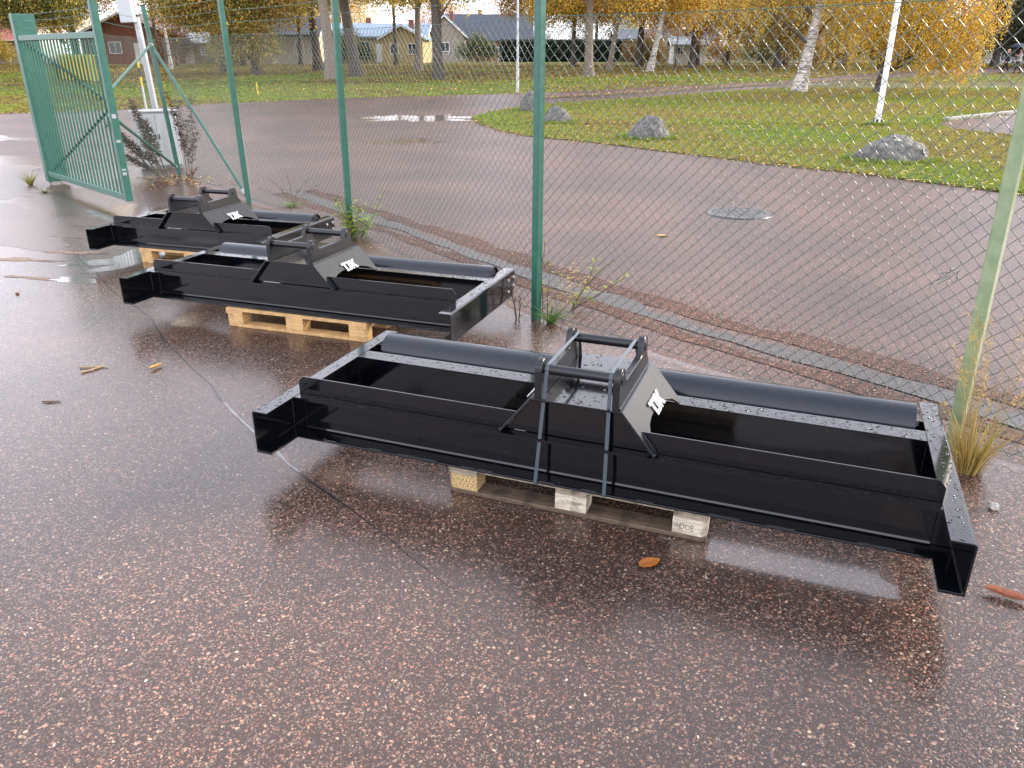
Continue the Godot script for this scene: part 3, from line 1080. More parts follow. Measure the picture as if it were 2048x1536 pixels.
# burnt marks on the end blocks: a ring with three letters, and a line of small print
func stamp(parent: Node3D, x: float, y: float, which: int) -> void:
	var mb := MB.new()
	var zf := 0.0004
	if which == 2:
		for q in [arc(Vector2.ZERO, 1.0, 20, 160, 12), arc(Vector2.ZERO, 1.0, 200, 340, 12)]:
			for i in q.size() - 1:
				var a := Vector2(q[i].x * 0.034, q[i].y * 0.024)
				var b := Vector2(q[i + 1].x * 0.034, q[i + 1].y * 0.024)
				mb.quad(Vector3(x - 0.012 + a.x, y + 0.036 + a.y, zf), Vector3(x - 0.012 + b.x, y + 0.036 + b.y, zf), Vector3(x - 0.012 + b.x * 0.93, y + 0.036 + b.y * 0.93, zf), Vector3(x - 0.012 + a.x * 0.93, y + 0.036 + a.y * 0.93, zf), Vector3.BACK)
		text(parent, "OOE", 0.024, Vector3(x - 0.012, y + 0.036, zf))
	else:
		text(parent, "62 hmd", 0.015, Vector3(x + 0.015, y + 0.045, zf))
	if mb.v.size():
		put(mb, "stamp_ring", M.ink, parent)


func text(parent: Node3D, s: String, h: float, at: Vector3) -> void:
	var tm := TextMesh.new()
	var f := SystemFont.new()
	f.font_names = PackedStringArray(["Droid Sans"])
	tm.font = f
	tm.text = s
	tm.font_size = 32
	tm.pixel_size = h / 24.0
	tm.depth = 0.0004
	tm.material = M.ink
	put_mesh(tm, "stamp_print", parent, Transform3D(Basis(), at))


func strap(label: String, machine: Node3D, x_low: float, x_high: float) -> void:
	var pts := []   # (depth, y), outer face
	pts += [Vector2(0.27, -0.0035), Vector2(0.206, -0.0035), Vector2(0.2005, 0.000), Vector2(0.2008, 0.012)]
	pts += [Vector2(0.228, 0.28), Vector2(0.2545, 0.515)]
	pts += arc(Vector2(0.281, 0.525), 0.0242, 190, 92, 8)
	pts += arc(Vector2(0.721, 0.525), 0.0242, 88, -20, 8)
	pts += [Vector2(0.84, 0.30), Vector2(0.9225, 0.215), Vector2(0.925, -0.002)]
	var mb := MB.new()
	var w := 0.008
	var th := 0.0011
	for i in pts.size() - 1:
		var a: Vector2 = pts[i]
		var b: Vector2 = pts[i + 1]
		var xa := lerpf(x_low, x_high, clampf(a.y / 0.53, 0, 1))
		var xb := lerpf(x_low, x_high, clampf(b.y / 0.53, 0, 1))
		var d := (b - a).normalized()
		var nn := Vector2(-d.y, d.x)   # outwards is to the left of the walk
		var o3 := Vector3(0, nn.y, -nn.x)
		var p0 := V(xa, a.y, a.x)
		var p1 := V(xb, b.y, b.x)
		var off := o3 * th
		var sx := Vector3(w, 0, 0)
		mb.quad(p0 - sx + off, p0 + sx + off, p1 + sx + off, p1 - sx + off, o3)
		mb.quad(p0 - sx, p0 + sx, p1 + sx, p1 - sx, -o3)
		mb.quad(p0 + sx, p0 + sx + off, p1 + sx + off, p1 + sx, Vector3.RIGHT)
		mb.quad(p0 - sx, p0 - sx + off, p1 - sx + off, p1 - sx, Vector3.LEFT)
	var o := put(mb, "packing_strap", M.strap_plastic)
	o.position = machine.position
	o.rotation.y = machine.rotation.y
	tag(o, label, "strap", "straps round the near beam")


# ------------------------------------------------------------------ fence and gate
func wire_mesh(mb: MB, a: Vector3, b: Vector3, y0a: float, y0b: float, y1: float, seed_: int, torn := false, r := 0.0022) -> void:
	var L := Vector2(b.x - a.x, b.z - a.z).length()
	var u := Vector3(b.x - a.x, 0, b.z - a.z) / L
	var nn := Vector3(-u.z, 0, u.x)
	var W := 0.082
	var Hd := 0.080
	var f := noise(0.55, seed_, 3)
	var cols := int(L / (W / 2))
	var rows := int((y1 - minf(y0a, y0b)) / (Hd / 2))
	for k in cols:
		var pts := []
		for j in rows + 1:
			var left := (j + k) % 2 == 0
			var x := (k if left else k + 1) * W / 2
			var y := y1 - j * Hd / 2
			if y < lerpf(y0a, y0b, x / L):
				break
			var sag := 0.010 * sin(PI * x / L) * (1.0 if j < 3 else 0.6)
			var dx := 0.012 * f.get_noise_2d(x * 1.2, y * 1.2) + 0.0035 * f.get_noise_2d(x * 9.0, y * 9.0)
			var dy := 0.012 * f.get_noise_2d(x * 1.2 + 40.0, y * 1.2) - sag
			var dn := 0.035 * f.get_noise_2d(x * 0.9 + 90.0, y * 0.9)
			if torn:
				dn += 0.05 * f.get_noise_2d(x * 4.0, y * 4.0) * clampf(0.7 - y, 0, 0.7)
			var side := 0.0016 if left else -0.0016
			pts.append(a + u * (x + dx + (0.002 if left else -0.002)) + Vector3(0, y + dy, 0) + nn * (dn + side))
		if pts.size() < 2:
			continue
		# a gentle bow in each leg
		var p2 := []
		for i in pts.size() - 1:
			p2.append(pts[i])
			p2.append((pts[i] + pts[i + 1]) * 0.5 + u * 0.0007 * (1.0 if i % 2 == k % 2 else -1.0))
		p2.append(pts[pts.size() - 1])
		var rad := []
		rad.resize(p2.size())
		rad.fill(r)
		mb.tube(p2, rad, 4, false)


func post(parent: Node3D, base: Vector3, top: Vector3, size: float, along: Vector3, m: Material) -> MeshInstance3D:
	var up := (top - base).normalized()
	var x := (along - up * along.dot(up)).normalized()
	var z := x.cross(up)
	var mb := MB.new()
	mb.box(Vector3(0, (top - base).length() / 2, 0), Vector3(size, (top - base).length(), size), 0.006)
	var o := put(mb, "post", m, parent)
	o.transform = Transform3D(Basis(x, up, z), base)
	var cap := MB.new()
	cap.box(Vector3(0, (top - base).length() + 0.004, 0), Vector3(size + 0.004, 0.008, size + 0.004), 0.002)
	put(cap, "cap", M.black_plastic, o)
	return o


func barbed(parent: Node3D, a: Vector3, b: Vector3, sag: float, seed_: int) -> void:
	var r := RandomNumberGenerator.new()
	r.seed = seed_
	var mb := MB.new()
	var L := a.distance_to(b)
	var m := maxi(6, int(L / 0.12))
	var pts := []
	var rad := []
	for i in m + 1:
		var k := float(i) / m
		pts.append(a.lerp(b, k) + Vector3(0, -sag * 4.0 * k * (1 - k), 0))
		rad.append(0.0022)
	mb.tube(pts, rad, 5)
	for i in range(1, m):
		var p: Vector3 = pts[i]
		for k in 2:
			var d := Vector3(r.randf_range(-1, 1), r.randf_range(-1, 1), r.randf_range(-1, 1)).normalized() * 0.014
			mb.tube([p - d, p + d], [0.0011, 0.0011], 3, false)
	put(mb, "barbed_wire", M.green_wire, parent)


func make_fence() -> void:
	var t := thing("chain_link_fence", "green chain-link fence with square posts and barbed wire behind the machines", "fence")
	var P := [Vector3(3.40, 0, -2.58), Vector3(2.32, 0, -3.66), Vector3(0.19, 0, -5.84), Vector3(-1.84, 0, -8.85), Vector3(-3.69, 0, -11.06), Vector3(-5.66, 0, -13.62)]
	var tops := [Vector3(0, 2.62, 0), Vector3(-0.07, 2.62, 0.02), Vector3(0.0, 2.62, 0), Vector3(0.03, 2.62, 0), Vector3(-0.03, 2.62, 0), Vector3(-0.15, 2.62, 0)]
	for i in range(1, 6):
		var al: Vector3 = (P[i] - P[i - 1])
		var p := post(t, P[i] + Vector3(0, gy(P[i].z) - 0.05, 0), P[i] + tops[i], 0.062, al, M.faded_green_paint if i == 1 else M.green_paint)
		if i == 1:
			p.set_meta("label", "pale faded green fence post leaning at the right edge")
	for i in range(0, 5):
		var u: Vector3 = (P[i + 1] - P[i]).normalized()
		var back := Vector3(u.z, 0, -u.x)
		if back.z > 0: back = -back
		var off := back * 0.040
		var mb := MB.new()
		var lo := [0.0, 0.03, 0.01, 0.02, 0.01, 0.01]
		wire_mesh(mb, P[i] + off, P[i + 1] + off, lo[i], lo[i + 1], 2.15, 40 + i, i == 0)
		var w := put(mb, "wire_mesh", M.fence_wire, t)
		for q in [[2.15, 0.012], [0.05, 0.004]]:
			var tw := MB.new()
			var pts := []
			var rad := []
			for k in 13:
				var s := k / 12.0
				pts.append(P[i].lerp(P[i + 1], s) + back * 0.036 + Vector3(0, q[0] - q[1] * 4 * s * (1 - s), 0))
				rad.append(0.0021)
			tw.tube(pts, rad, 6)
			put(tw, "tension_wire", M.green_wire, w)
		for y in [2.30, 2.44, 2.57]:
			var ta: Vector3 = tops[i] * (y / 2.62)
			var tb: Vector3 = tops[i + 1] * (y / 2.62)
			barbed(t, P[i] + ta + back * 0.036, P[i + 1] + tb + back * 0.036, 0.02 if y < 2.5 else 0.012, 300 + i * 3 + int(y * 10))
	# stay tubes at the corner post
	var c5: Vector3 = P[5] + Vector3(-0.12, 2.06, 0)
	var gs := Vector3(-4.99, 0, -10.3)
	for e in [[c5, P[4] + Vector3(-0.06, 0.14, -0.05)], [c5, gs + Vector3(-0.05, 1.46, -0.05)], [gs + Vector3(-0.05, 1.20, -0.05), P[5] + Vector3(-0.03, 0.16, 0.02)]]:
		var mb := MB.new()
		mb.bar(e[0], e[1], 0.021, 12)
		var s := put(mb, "stay_tube", M.green_paint, t)
		for p in [e[0], e[1]]:
			var cl := MB.new()
			cl.lathe([Vector2(0.0, -0.045), Vector2(0.028, -0.045), Vector2(0.03, -0.03), Vector2(0.03, 0.03), Vector2(0.024, 0.05), Vector2(0.0, 0.05)], Transform3D(Basis(Quaternion(Vector3.UP, ((e[1] - e[0]) as Vector3).normalized())), p), 12)
			put(cl, "clamp", M.galvanised, s)
	var wm := MB.new()
	wire_mesh(wm, P[5] + Vector3(-0.04, 0.02, 0), gs + Vector3(-0.04, 0.02, -0.1), 0.05, 0.15, 2.13, 49, false, 0.0011)
	put(wm, "wire_mesh", M.fence_wire, t)
	for y in [2.30, 2.44]:
		barbed(t, P[5] + tops[5] * (y / 2.62), gs + Vector3(0, y, 0), 0.03, 340 + int(y * 10))
	# loose ends of wire beside the pale post
	var r := RandomNumberGenerator.new()
	r.seed = 5
	for k in 3:
		var mb := MB.new()
		var s := Vector3(2.14 + k * 0.03, 0.8 + k * 0.05, -3.87 + k * 0.02)
		var pts := [s]
		var rad := [0.0019]
		for i in 5:
			s += Vector3(r.randf_range(-0.05, 0.06), r.randf_range(-0.04, 0.05), r.randf_range(-0.04, 0.05))
			pts.append(s)
			rad.append(0.0019)
		mb.tube(pts, rad, 5)
		put(mb, "loose_wire", M.green_wire, t)


func make_gate() -> void:
	var a := Vector3(-7.26, 0, -12.57)
	var b := Vector3(-4.99, 0, -10.3)
	var L := a.distance_to(b)
	var u := (b - a) / L
	var turn := atan2(-u.z, u.x)
	var t := thing("slatted_gate", "open green metal gate of upright bars with yellow board, beside leaning plants", "gate", a, turn)
	# own axes: x along the leaf from the latch column, y up, z towards the yard (left in the photo)
	var mb := MB.new()
	mb.box(Vector3(-0.06, 0.06 + 2.40 / 2, -0.11), Vector3(0.15, 2.40, 0.30), 0.008)
	var col := put(mb, "latch_column", M.green_paint, t)
	mb = MB.new()
	mb.box(Vector3(0.0166, 1.06, -0.04), Vector3(0.003, 0.2, 0.012), 0.001)
	put(mb, "handle_slot", M.white_paint, col)
	mb = MB.new()
	mb.box(Vector3(-0.06, 0.03, -0.1), Vector3(0.16, 0.06, 0.2), 0.008)
	put(mb, "foot_block", M.concrete, t)
	mb = MB.new()
	mb.box(Vector3(L / 2 + 0.01, 2.13, 0), Vector3(L - 0.06, 0.075, 0.06), 0.006)
	put(mb, "top_rail", M.green_paint, t)
	mb = MB.new()
	mb.box(Vector3(L / 2 + 0.01, 0.19, 0), Vector3(L - 0.06, 0.08, 0.06), 0.006)
	put(mb, "bottom_rail", M.green_paint, t)
	mb = MB.new()
	mb.box(Vector3(L, 0.15 + 2.35 / 2, 0), Vector3(0.085, 2.35, 0.085), 0.007)
	var stile := put(mb, "stile", M.green_paint, t)
	for q in [[0.9, 0.03], [0.55, 0.02], [0.5, 0.035], [1.2, 0.05]]:
		mb = MB.new()
		mb.box(Vector3(L + 0.043, q[0], 0.01), Vector3(0.0015, q[1], 0.05), 0.0004)
		put(mb, "paint_chip", M.galvanised, stile)
	var bm := MB.new()
	bm.box(Vector3.ZERO, Vector3(0.022, 1.862, 0.022), 0.002)
	var bar := bm.mesh()
	bar.surface_set_material(0, M.green_paint)
	for i in 22:
		put_mesh(bar, "bar", t, Transform3D(Basis(), Vector3(0.17 + i * 0.1345, 1.161, 0)))
	for e in [[Vector3(0.2, 2.07, -0.03), Vector3(L - 0.06, 1.33, -0.03)], [Vector3(L - 0.06, 1.31, -0.03), Vector3(0.2, 0.26, -0.03)]]:
		mb = MB.new()
		mb.bar(e[0], e[1], 0.017, 10)
		put(mb, "brace", M.green_paint, t)
	mb = MB.new()
	mb.box(Vector3(2.06, 1.755, -0.06), Vector3(1.36, 0.31, 0.006), 0.001)
	put(mb, "sign_board", M.yellow_sign, t)
	for y in [2.26, 2.36, 2.44]:
		barbed(t, Vector3(0, y, 0.0), Vector3(L, y, 0), 0.015, 400 + int(y * 100))


# ------------------------------------------------------------------ things beyond the fence
func make_boulder(label: String, at: Vector3, size: Vector3, seed_: int, lichens: Array) -> void:
	var t := thing("boulder", label, "boulder", at, 0.0, "boulders on the lawn")
	var f := noise(0.8, seed_, 5)
	var g := noise(2.2, seed_ + 1, 4)
	var mb := MB.new()
	var R := 22
	var S := 34
	var P := []
	for i in R + 1:
		var row := []
		var phi := lerpf(-0.35, PI / 2, float(i) / R)
		for k in S:
			var th := TAU * k / S
			var d := Vector3(cos(phi) * cos(th), sin(phi), cos(phi) * sin(th))
			var e := 1.0 + 0.2 * f.get_noise_3dv(d * 1.0) + 0.03 * g.get_noise_3dv(d * 1.2)
			row.append(d * e * size * Vector3(0.5, 1.0, 0.5))
		P.append(row)
	for i in R:
		for k in S:
			var l := (k + 1) % S
			var c: Vector3 = (P[i][k] + P[i + 1][l]) * 0.5
			mb.quad(P[i][k], P[i + 1][k], P[i + 1][l], P[i][l], c + Vector3(0, 0.02, 0))
	put(mb, "stone", M.boulder_stone, t)
	for q in lichens:
		var lb := MB.new()
		var cc := Vector3(q[0] * size.x, q[1] * size.y, q[2] * size.z)
		var nn := cc.normalized()
		var x := nn.cross(Vector3.UP).normalized()
		var y := nn.cross(x)
		for k in 14:
			var a0 := TAU * k / 14
			var a1 := TAU * (k + 1) / 14
			lb.tri(cc + nn * 0.02, cc + (x * cos(a0) + y * sin(a0)) * q[3], cc + (x * cos(a1) + y * sin(a1)) * q[3], nn)
		put(lb, "lichen", M.lichen, t)


func make_poles() -> void:
	var y := gy(-21.92)
	var t := thing("flagpole", "tall white tapered flagpole standing on the lawn behind the boulder", "flagpole", Vector3(9.76, y, -21.92))
	var mb := MB.new()
	mb.tube([Vector3(0, 0.03, 0), Vector3(0, 4, 0), Vector3(0, 9, 0)], [0.075, 0.068, 0.045], 20)
	put(mb, "mast", M.white_paint, t)
	mb = MB.new()
	mb.prism(PackedVector2Array(arc(Vector2.ZERO, 0.16, 0, 315, 7)), Transform3D(Basis(Vector3(1, 0, 0), Vector3(0, 0, -1), Vector3(0, 1, 0)), Vector3(0, -0.02, 0)), 0.05, 0.004)
	put(mb, "base_plate", M.black_plastic, t)
	mb = MB.new()
	for k in 3:
		mb.box(Vector3(cos(k * TAU / 3) * 0.10, 0.09, sin(k * TAU / 3) * 0.10), Vector3(0.02, 0.18, 0.06), 0.003, Basis(Vector3.UP, -k * TAU / 3))
	put(mb, "bracket", M.black_plastic, t)
	y = gy(-35.92)
	t = thing("lamp_post", "thin light grey lamp post at the far road edge", "lamp post", Vector3(0.24, y, -35.92))
	mb = MB.new()
	mb.tube([Vector3(0, 0, 0), Vector3(0, 1.2, 0), Vector3(0, 1.25, 0), Vector3(0, 6.5, 0)], [0.065, 0.062, 0.05, 0.036], 14)
	put(mb, "mast", M.light_grey, t)
	mb = MB.new()
	mb.tube([Vector3(0, 6.5, 0), Vector3(0, 6.9, 0.2), Vector3(0, 7.0, 0.6)], [0.034, 0.03, 0.03], 10)
	mb.box(Vector3(0, 7.0, 0.85), Vector3(0.25, 0.1, 0.55), 0.02)
	put(mb, "lamp_head", M.light_grey, t)
	# galvanised pole behind the gate
	y = gy(-14.97)
	t = thing("galvanised_pole", "leaning galvanised pole with white box on top behind the gate", "pole", Vector3(-6.42, y, -14.97))
	mb = MB.new()
	mb.bar(Vector3(0, -0.05, 0), Vector3(-0.16, 3.6, 0), 0.055, 18)
	put(mb, "mast", M.galvanised, t)
	mb = MB.new()
	mb.box(Vector3(-0.23, 2.86, 0.10), Vector3(0.24, 0.95, 0.12), 0.01, Basis(Vector3.BACK, 0.045))
	var bx := put(mb, "box", M.light_grey, t)
	for h in [2.5, 3.2]:
		mb = MB.new()
		mb.lathe([Vector2(0.056, -0.015), Vector2(0.064, -0.015), Vector2(0.064, 0.015), Vector2(0.056, 0.015)], Transform3D(Basis(), Vector3(-0.16 * h / 3.6, h, 0)), 16)
		put(mb, "clamp", M.black_plastic, t)
	# cabinet
	y = gy(-14.7)
	t = thing("utility_cabinet", "light grey utility cabinet standing behind the gate", "cabinet", Vector3(-6.30, y, -14.45), 0.5)
	mb = MB.new()
	mb.box(Vector3(0, 0.50, 0), Vector3(0.70, 0.92, 0.32), 0.01)
	put(mb, "body", M.grey_metal, t)
	mb = MB.new()
	mb.box(Vector3(0, 0.975, 0), Vector3(0.74, 0.03, 0.36), 0.006)
	put(mb, "lid", M.light_grey, t)
	mb = MB.new()
	mb.box(Vector3(0, 0.02, 0), Vector3(0.66, 0.04, 0.28), 0.004)
	put(mb, "plinth", M.concrete, t)
	for s in [-1, 1]:
		mb = MB.new()
		mb.box(Vector3(s * 0.172, 0.50, 0.165), Vector3(0.334, 0.86, 0.012), 0.003)
		var d := put(mb, "door", M.light_grey, t)
		mb = MB.new()
		mb.box(Vector3(s * 0.03, 0.55, 0.176), Vector3(0.02, 0.09, 0.012), 0.003)
		put(mb, "handle", M.black_plastic, d)
	# marker rods
	for e in [["yellow and black marker rod standing on the lawn behind the gate", Vector3(-12.09, 0, -27.3), 1.6, true], ["short yellow marker stick by the road edge beyond the fence", Vector3(-10.66, 0, -34.9), 0.5, false], ["small orange marker stick on the lawn behind the leaning pole", Vector3(-12.0, 0, -28.4), 0.42, false]]:
		var rod := thing("marker_rod", e[0], "marker rod", e[1] + Vector3(0, gy(e[1].z), 0), 0.0, "marker rods at the road edge")
		var h: float = e[2]
		var segs := [[0.0, 0.45, M.light_grey], [0.45, 0.63, M.yellow_sign], [0.63, 0.8, M.black_plastic], [0.8, 1.0, M.yellow_sign]] if e[3] else [[0.0, 1.0, M.yellow_sign]]
		for s in segs:
			mb = MB.new()
			mb.bar(Vector3(-0.02 * s[0], s[0] * h - (0.02 if s[0] == 0.0 else 0.0), 0), Vector3(-0.02 * s[1], s[1] * h, 0), 0.034 if e[3] else 0.03, 10)
			put(mb, "rod_section", s[2], rod)
	# manhole cover
	t = thing("manhole_cover", "round iron manhole cover in the asphalt beyond the fence", "manhole cover", Vector3(2.95, 0.0, -10.22))
	mb = MB.new()
	mb.lathe([Vector2(0.33, -0.01), Vector2(0.33, 0.016), Vector2(0.345, 0.02), Vector2(0.395, 0.02), Vector2(0.415, 0.012), Vector2(0.43, -0.01)], Transform3D(), 48)
	put(mb, "frame", M.cast_iron, t)
	mb = MB.new()
	mb.lathe([Vector2(0.322, -0.01), Vector2(0.322, 0.012), Vector2(0.316, 0.015), Vector2(0.0, 0.015)], Transform3D(), 48)
	var lid := put(mb, "lid", M.cast_iron, t)
	mb = MB.new()
	for i in 7:
		for k in 7:
			var q := Vector2(i - 3, k - 3) * 0.08
			if q.length() < 0.27:
				mb.box(Vector3(q.x, 0.017, q.y), Vector3(0.045, 0.003, 0.045), 0.001)
	var st := put(mb, "tread_pattern", M.cast_iron, lid)
	st.set_meta("kind", "stuff")


# ------------------------------------------------------------------ plants
func blade(mb: MB, base: Vector3, dir: Vector3, len: float, w: float, bend: float, col: Color, steps := 3) -> void:
	var side := dir.cross(Vector3.UP)
	side = side.normalized() if side.length() > 0.01 else Vector3.RIGHT
	var p := base
	var d := dir.normalized()
	for i in steps:
		var k0 := float(i) / steps
		var k1 := float(i + 1) / steps
		var q := p + d * (len / steps)
		var w0 := w * (1.0 - k0 * k0)
		var w1 := w * (1.0 - k1 * k1)
		var up := side.cross(d)
		var m0 := mb.v.size()
		mb.quad(p - side * w0, p + side * w0, q + side * w1, q - side * w1, up if up.y > 0 else -up)
		for z in mb.v.size() - m0:
			mb.c.append(col)
		p = q
		d = (d + Vector3(d.x, -0.4, d.z) * bend / steps).normalized()


func leaf_at(mb: MB, p: Vector3, dir: Vector3, nrm: Vector3, len: float, w: float, col: Color) -> void:
	var d := dir.normalized()
	var s := d.cross(nrm).normalized()
	var up := s.cross(d).normalized()
	if up.y < 0: up = -up
	var m0 := mb.v.size()
	var mid := p + d * len * 0.45 - up * len * 0.06
	var tip := p + d * len - up * len * 0.18
	mb.tri(p, mid + s * w + up * w * 0.25, mid, up)
	mb.tri(p, mid, mid - s * w + up * w * 0.25, up)
	mb.tri(mid, mid + s * w + up * w * 0.25, tip, up)
	mb.tri(mid, tip, mid - s * w + up * w * 0.25, up)
	for z in mb.v.size() - m0:
		mb.c.append(col)


func jit(c: Color, r: RandomNumberGenerator, k := 0.25) -> Color:
	var f := 1.0 + r.randf_range(-k, k)
	return Color(c.r * f * (1.0 + r.randf_range(-0.12, 0.12)), c.g * f, c.b * f * (1.0 + r.randf_range(-0.2, 0.2)))


func rosette(label: String, at: Vector3, count: int, len: float, col: Color, seed_: int, spread := 1.0) -> void:
	var r := RandomNumberGenerator.new()
	r.seed = seed_
	var t := thing("grass_tuft", label, "plant", at)
	var mb := MB.new()
	for i in count:
		var a := r.randf() * TAU
		var d := Vector3(cos(a) * spread, r.randf_range(0.5, 1.6), sin(a) * spread)
		blade(mb, Vector3(cos(a), 0, sin(a)) * r.randf_range(0, 0.03) + Vector3(0, -0.004, 0), d, len * r.randf_range(0.6, 1.1), 0.005, 1.3, jit(col, r), 4)
	put(mb, "blades", M.grass_blade, t)


func stem_plant(called: String, label: String, at: Vector3, stems: Array, leaf_col: Color, stem_col: Material, seed_: int, leaf_len := 0.05, dense := 30.0, seed_heads := false) -> void:
	# stems: [base offset, tip offset, radius]
	var r := RandomNumberGenerator.new()
	r.seed = seed_
	var t := thing(called, label, "plant", at)
	for s in stems:
		var a: Vector3 = s[0]
		var b: Vector3 = s[1]
		var pts := []
		var rad := []
		var n := 9
		var w := Vector3(r.randf_range(-1, 1), 0, r.randf_range(-1, 1)) * a.distance_to(b) * 0.06
		for i in n + 1:
			var k := float(i) / n
			pts.append(a.lerp(b, k) + w * sin(PI * k) + Vector3(r.randf_range(-1, 1), 0, r.randf_range(-1, 1)) * 0.006)
			rad.append(lerpf(s[2], s[2] * 0.35, k))
		pts[0] += Vector3(0, -0.01, 0)
		var mb := MB.new()
		mb.tube(pts, rad, 6)
		put(mb, "stem", stem_col, t)
		var lb := MB.new()
		var L := a.distance_to(b)
		for i in int(L * dense):
			var k := r.randf_range(0.12 if not seed_heads else 0.35, 1.0)
			var idx := clampi(int(k * n), 0, n - 1)
			var p: Vector3 = pts[idx].lerp(pts[idx + 1], k * n - idx)
			var an := r.randf() * TAU
			var d := Vector3(cos(an), r.randf_range(-0.2, 0.8), sin(an))
			if seed_heads:
				leaf_at(lb, p + d * r.randf_range(0.0, 0.3) * leaf_len, d, Vector3.UP, leaf_len * r.randf_range(0.3, 0.75), leaf_len * 0.22, jit(leaf_col, r, 0.4))
			else:
				leaf_at(lb, p, d, Vector3.UP, leaf_len * r.randf_range(0.5, 1.2) * (1.2 - 0.5 * k), leaf_len * 0.2, jit(leaf_col, r, 0.35))
		put(lb, "seed_head" if seed_heads else "foliage", M.leaf, t)


func make_plants() -> void:
	var green := Color(0.10, 0.19, 0.03)
	var ygreen := Color(0.27, 0.29, 0.05)
	var straw := Color(0.44, 0.31, 0.10)
	var dock := Color(0.13, 0.04, 0.025)
	mat("brown_stem", lin(0.11, 0.06, 0.035), 0.85)
	mat("straw_stem", lin(0.4, 0.3, 0.12), 0.85)
	mat("green_stem", lin(0.12, 0.16, 0.04), 0.8)
	# at the middle post
	rosette("green grass rosette at the foot of the centre fence post", Vector3(0.30, 0.004, -5.74), 60, 0.24, green, 501)
	stem_plant("weed", "thin tall weed climbing the centre fence post", Vector3(0.25, 0, -5.80), [[Vector3(0, 0, 0), Vector3(0.0, 0.62, -0.02), 0.005], [Vector3(0.03, 0, 0.02), Vector3(0.06, 0.48, 0.0), 0.004]], ygreen * 0.8, M.brown_stem, 502, 0.06, 34.0)
	stem_plant("weed", "reddish brown weed stem left of the centre post", Vector3(0.04, 0, -5.83), [[Vector3(0, 0, 0), Vector3(-0.05, 0.34, -0.02), 0.008], [Vector3(0.01, 0, 0.01), Vector3(0.02, 0.22, 0.03), 0.006]], Color(0.16, 0.09, 0.05), M.brown_stem, 503, 0.05, 40.0)
	stem_plant("weed", "leaning weed with yellowing leaves beyond the fence", Vector3(0.48, 0, -6.06), [[Vector3(0, 0, 0), Vector3(0.34, 0.40, -0.10), 0.007], [Vector3(0, 0, 0), Vector3(0.46, 0.30, 0.0), 0.006], [Vector3(0, 0, 0), Vector3(0.2, 0.42, -0.05), 0.005]], ygreen, M.brown_stem, 504, 0.085, 30.0)
	stem_plant("dry_grass", "pale dry grass stalks beside the centre fence post", Vector3(0.36, 0, -5.86), [[Vector3(0, 0, 0), Vector3(0.10, 0.46, -0.05), 0.0025], [Vector3(0.02, 0, 0), Vector3(0.16, 0.5, 0.02), 0.0025], [Vector3(0.05, 0, 0), Vector3(0.02, 0.42, 0.04), 0.0025], [Vector3(0.02, 0, 0.03), Vector3(0.22, 0.36, 0.04), 0.002]], straw, M.straw_stem, 505, 0.05, 50.0, true)
	# at the next post
	var st := []
	var r := RandomNumberGenerator.new()
	r.seed = 506
	for i in 17:
		var a := r.randf() * TAU
		st.append([Vector3(cos(a), 0, sin(a)) * 0.05, Vector3(cos(a) * 0.28 + 0.06, r.randf_range(0.2, 0.52), sin(a) * 0.2), 0.004])
	stem_plant("leafy_bush", "leafy yellow green weed bush around the second fence post", Vector3(-1.74, 0, -8.72), st, Color(0.2, 0.27, 0.045), M.green_stem, 507, 0.11, 36.0)
	# dry grass at the pale post
	var t := thing("dry_grass_clump", "tall straw yellow grass clump at the foot of the pale post", "plant", Vector3(2.27, 0, -3.42))
	var mb := MB.new()
	for i in 260:
		var a := r.randf() * TAU
		var d := Vector3(cos(a) * 0.35, r.randf_range(0.6, 1.6), sin(a) * 0.35)
		blade(mb, Vector3(cos(a), 0, sin(a)) * r.randf_range(0, 0.07), d, r.randf_range(0.1, 0.36), 0.0028, 0.9, jit(straw if r.randf() < 0.8 else Color(0.2, 0.22, 0.04), r), 4)
	put(mb, "blades", M.grass_blade, t)
	mb = MB.new()
	for i in 34:
		var a := r.randf() * TAU
		var top := Vector3(cos(a) * 0.16 + r.randf_range(-0.06, 0.16), r.randf_range(0.35, 0.8), sin(a) * 0.16 - 0.04)
		mb.tube([Vector3(cos(a), 0, sin(a)) * 0.04, top * Vector3(0.5, 0.62, 0.5), top], [0.0016, 0.0013, 0.0008], 4, false)
		for z in mb.v.size() - mb.c.size():
			mb.c.append(straw)
		for k in 16:
			var p := top * Vector3(1, 1, 1) * r.randf_range(0.82, 1.02)
			leaf_at(mb, p, Vector3(r.randf_range(-1, 1), r.randf_range(0.2, 1), r.randf_range(-1, 1)), Vector3.UP, 0.03, 0.0025, jit(straw * 1.15, r))
	put(mb, "stalks", M.grass_blade, t)
	stem_plant("dry_grass", "wispy dry grass stalks beyond the fence right of the pale post", Vector3(2.72, 0, -3.55), [[Vector3(0, 0, 0), Vector3(0.12, 0.75, -0.1), 0.002], [Vector3(0.03, 0, 0.02), Vector3(0.26, 0.7, 0.0), 0.002], [Vector3(-0.04, 0, 0), Vector3(0.0, 0.62, -0.12), 0.002], [Vector3(0.0, 0, 0.04), Vector3(0.3, 0.5, 0.05), 0.002]], straw * 1.1, M.straw_stem, 508, 0.05, 70.0, true)
	# dock and creepers at the corner post
	stem_plant("dock_plant", "withered reddish brown dock leaning behind the gate", Vector3(-5.95, 0.01, -13.45), [[Vector3(0, 0, 0), Vector3(-0.66, 0.86, 0.0), 0.012], [Vector3(0.02, 0, 0), Vector3(-0.52, 0.74, 0.1), 0.012], [Vector3(0.05, 0, 0), Vector3(-0.45, 0.35, 0.1), 0.01]], dock, M.brown_stem, 510, 0.12, 330.0, true)
